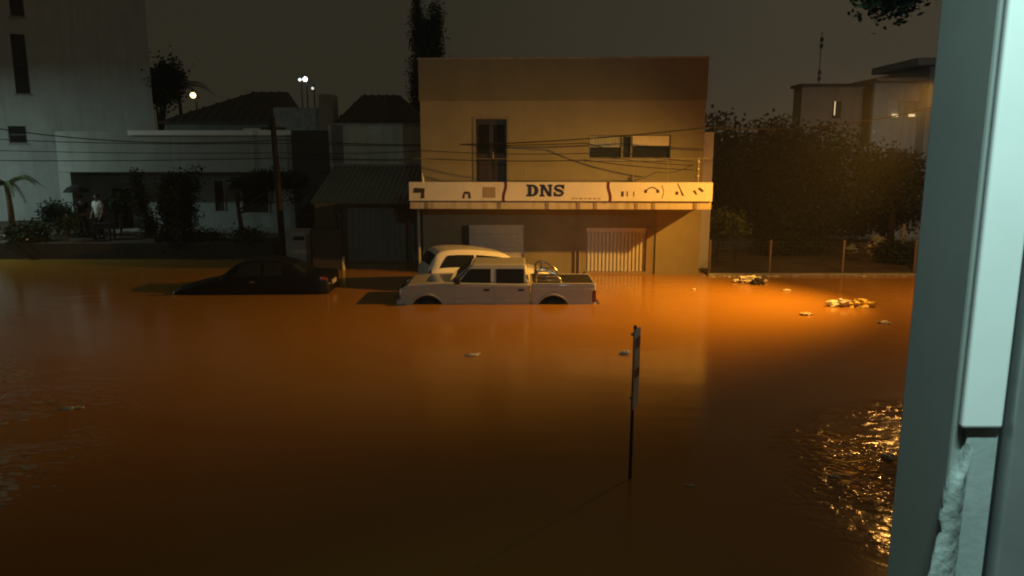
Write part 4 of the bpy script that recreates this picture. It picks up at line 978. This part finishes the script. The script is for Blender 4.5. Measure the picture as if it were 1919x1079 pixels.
# ------------------------------------------------------------------ people in the garden
def skin_obj(name, J, E, m, parent, root=0, sub=1):
    me = bpy.data.meshes.new(name); me.from_pydata([j[:3] for j in J], E, []); me.materials.append(m)
    o = bpy.data.objects.new(name, me); COL.objects.link(o); o.parent = parent
    md = o.modifiers.new('skin', 'SKIN'); md.use_smooth_shade = True
    lay = me.skin_vertices[0].data if me.skin_vertices else None
    if lay is None:
        b = bmesh.new(); b.from_mesh(me); b.verts.layers.skin.verify(); b.to_mesh(me); b.free(); lay = me.skin_vertices[0].data
    for i, j in enumerate(J): lay[i].radius = (j[3], j[3]*(j[4] if len(j) > 4 else 1)); lay[i].use_root = i == root
    ss = o.modifiers.new('subd', 'SUBSURF'); ss.levels = sub; ss.render_levels = sub
    return o
def person(label, loc, rz, top, legs, hand_r, hand_l, h=1.75):
    r = thing('person', label, 'person', loc, rz); k = h/1.75
    # joints: x sideways, -y forward
    sh = 1.42*k; hip = .92*k
    def arm(s, hand):
        a = Vector((s*.19, 0, sh)); hd = Vector(hand); md = a.lerp(hd, .52)+Vector((s*.05, .06, -.03)); return a, md, hd
    J = [(0, 0, hip, .13, .8), (0, 0, 1.12*k, .125, .75), (0, 0, 1.30*k, .145, .72), (0, 0, 1.45*k, .075, .9), (0, -.01, 1.52*k, .052), (0, -.02, 1.60*k, .085, 1.1), (0, -.02, 1.70*k, .078, 1.1)]
    E = [(0, 1), (1, 2), (2, 3), (3, 4), (4, 5), (5, 6)]
    J.append((0, -.125, 1.605*k, .014)); E.append((5, 7))         # nose
    for s in (-1, 1):
        J.append((s*.095, .0, 1.61*k, .014)); E.append((5, len(J)-1))   # ears
    for s, hd in ((-1, hand_r), (1, hand_l)):
        a, m_, e_ = arm(s, hd); i = len(J)
        J += [(*a, .062), (*m_, .045), (*e_, .032)]; E += [(2, i), (i, i+1), (i+1, i+2)]
        d = (e_-m_).normalized(); sd = d.cross(Vector((0, 1, 0))).normalized(); pm = e_+d*.07
        J.append((*pm, .032, .6)); E.append((i+2, i+3))
        for q, ln in ((-1.5, .065), (-.5, .08), (.5, .075), (1.5, .055)):
            b0 = pm+sd*q*.02+d*.02; j = len(J); J += [(*(b0+d*ln*.55), .0095), (*(b0+d*ln+Vector((0, -.02, 0))), .008)]; E += [(i+3, j), (j, j+1)]
        j = len(J); J += [(*(e_+d*.04+sd*.05+Vector((0, -.02, 0))), .011)]; E.append((i+2, j))
    for s in (-1, 1):
        i = len(J); J += [(s*.10, 0, hip-.06, .095), (s*.11, -.015, .50*k, .062), (s*.11, .01, .10*k, .042), (s*.115, -.13, .035, .035)]; E += [(0, i), (i, i+1), (i+1, i+2), (i+2, i+3)]
    skin_obj('body', J, E, M['skin'], r)
    T = [(0, 0, .90*k, .155, .78), (0, 0, 1.12*k, .15, .75), (0, 0, 1.30*k, .168, .72), (0, 0, 1.44*k, .09, .85)]; TE = [(0, 1), (1, 2), (2, 3)]
    for s, hd in ((-1, hand_r), (1, hand_l)):
        a, m_, e_ = arm(s, hd); i = len(T); T += [(*a, .082), (*(a.lerp(m_, .8)), .066)]; TE += [(2, i), (i, i+1)]
    skin_obj('shirt', T, TE, top, r)
    Lg = [(0, 0, .94*k, .15, .8)]; LE = []
    for s in (-1, 1):
        i = len(Lg); Lg += [(s*.10, 0, .84*k, .115), (s*.11, -.015, .50*k, .088), (s*.11, .01, .14*k, .075)]; LE += [(0, i), (i, i+1), (i+1, i+2)]
    skin_obj('trousers', Lg, LE, legs, r)
    MB().blob((0, .012, 1.665*k), .106, 2, .05, 2, (.95, 1.05, .9)).build('hair', M['hair'], r, smooth=True)
    for s in (-1, 1):
        MB().blob((s*.035, -.108, 1.635*k), .012, 1, 0).build('eye', M['hair'], r, smooth=True)
        MB().box(s*.115-.05, s*.115+.05, -.2, .07, 0, .075).build('shoe', M['black_plastic'], r, bevel=.025)
    return r
p1 = at(188, 442, 29.6)
person('person standing in the garden in a white shirt and dark trousers', (p1.x, 29.6, .6), R(-25), M['shirt'], M['cloth_dark'], (-.24, -.12, .95), (.27, -.10, .92), 1.78)
p2 = at(158, 441, 30.4)
person('person in dark clothes under a dark umbrella', (p2.x, 30.4, .6), R(10), M['cloth_dark'], M['cloth_dark'], (-.10, -.26, 1.22), (.24, -.05, .88), 1.68)
def umbrella():
    x = p2.x-.08; y = 30.4-.27; r = thing('umbrella', 'dark open umbrella held over the person in dark clothes', 'umbrella', (x, y, 1.75))
    MB().tube([(0, 0, 0), (.05, .08, .95)], .011, 8).build('shaft', M['steel'], r)
    vs = []; n = 8; rings = 5
    for j in range(rings+1):
        t = j/rings
        for i in range(n*3):
            a = i/(n*3)*2*math.pi; sc = 1-.05*t*(1-abs(math.cos(a*n/2)))
            vs.append((.05+.52*math.sin(t*1.25)*math.cos(a)*sc, .08+.52*math.sin(t*1.25)*math.sin(a)*sc, .95-.42*(1-math.cos(t*1.25))))
    MB().add(vs, [(j*24+i, j*24+(i+1) % 24, (j+1)*24+(i+1) % 24, (j+1)*24+i) for j in range(rings) for i in range(24)]).build('canopy', M['cloth_dark'], r)
    MB().tube([(-.02, 0, 0), (-.02, -.01, -.06), (.0, -.03, -.09)], .014, 8).build('handle', M['black_plastic'], r)
umbrella()
def table():
    p = at(197, 441, 29.25); r = thing('garden_table', 'low black table beside the person in white', 'table', (p.x, 29.25, .6))
    MB().box(-.34, .34, -.22, .22, .62, .67).build('tabletop', M['black_plastic'], r, bevel=.01)
    MB().box(-.31, .31, -.19, .19, .45, .62).build('apron', M['black_plastic'], r)
    for sx_ in (-1, 1):
        for sy in (-1, 1): MB().tube([(sx_*.29, sy*.17, 0), (sx_*.29, sy*.17, .45)], [.03, .045], 8).build('leg', M['black_plastic'], r)
table()
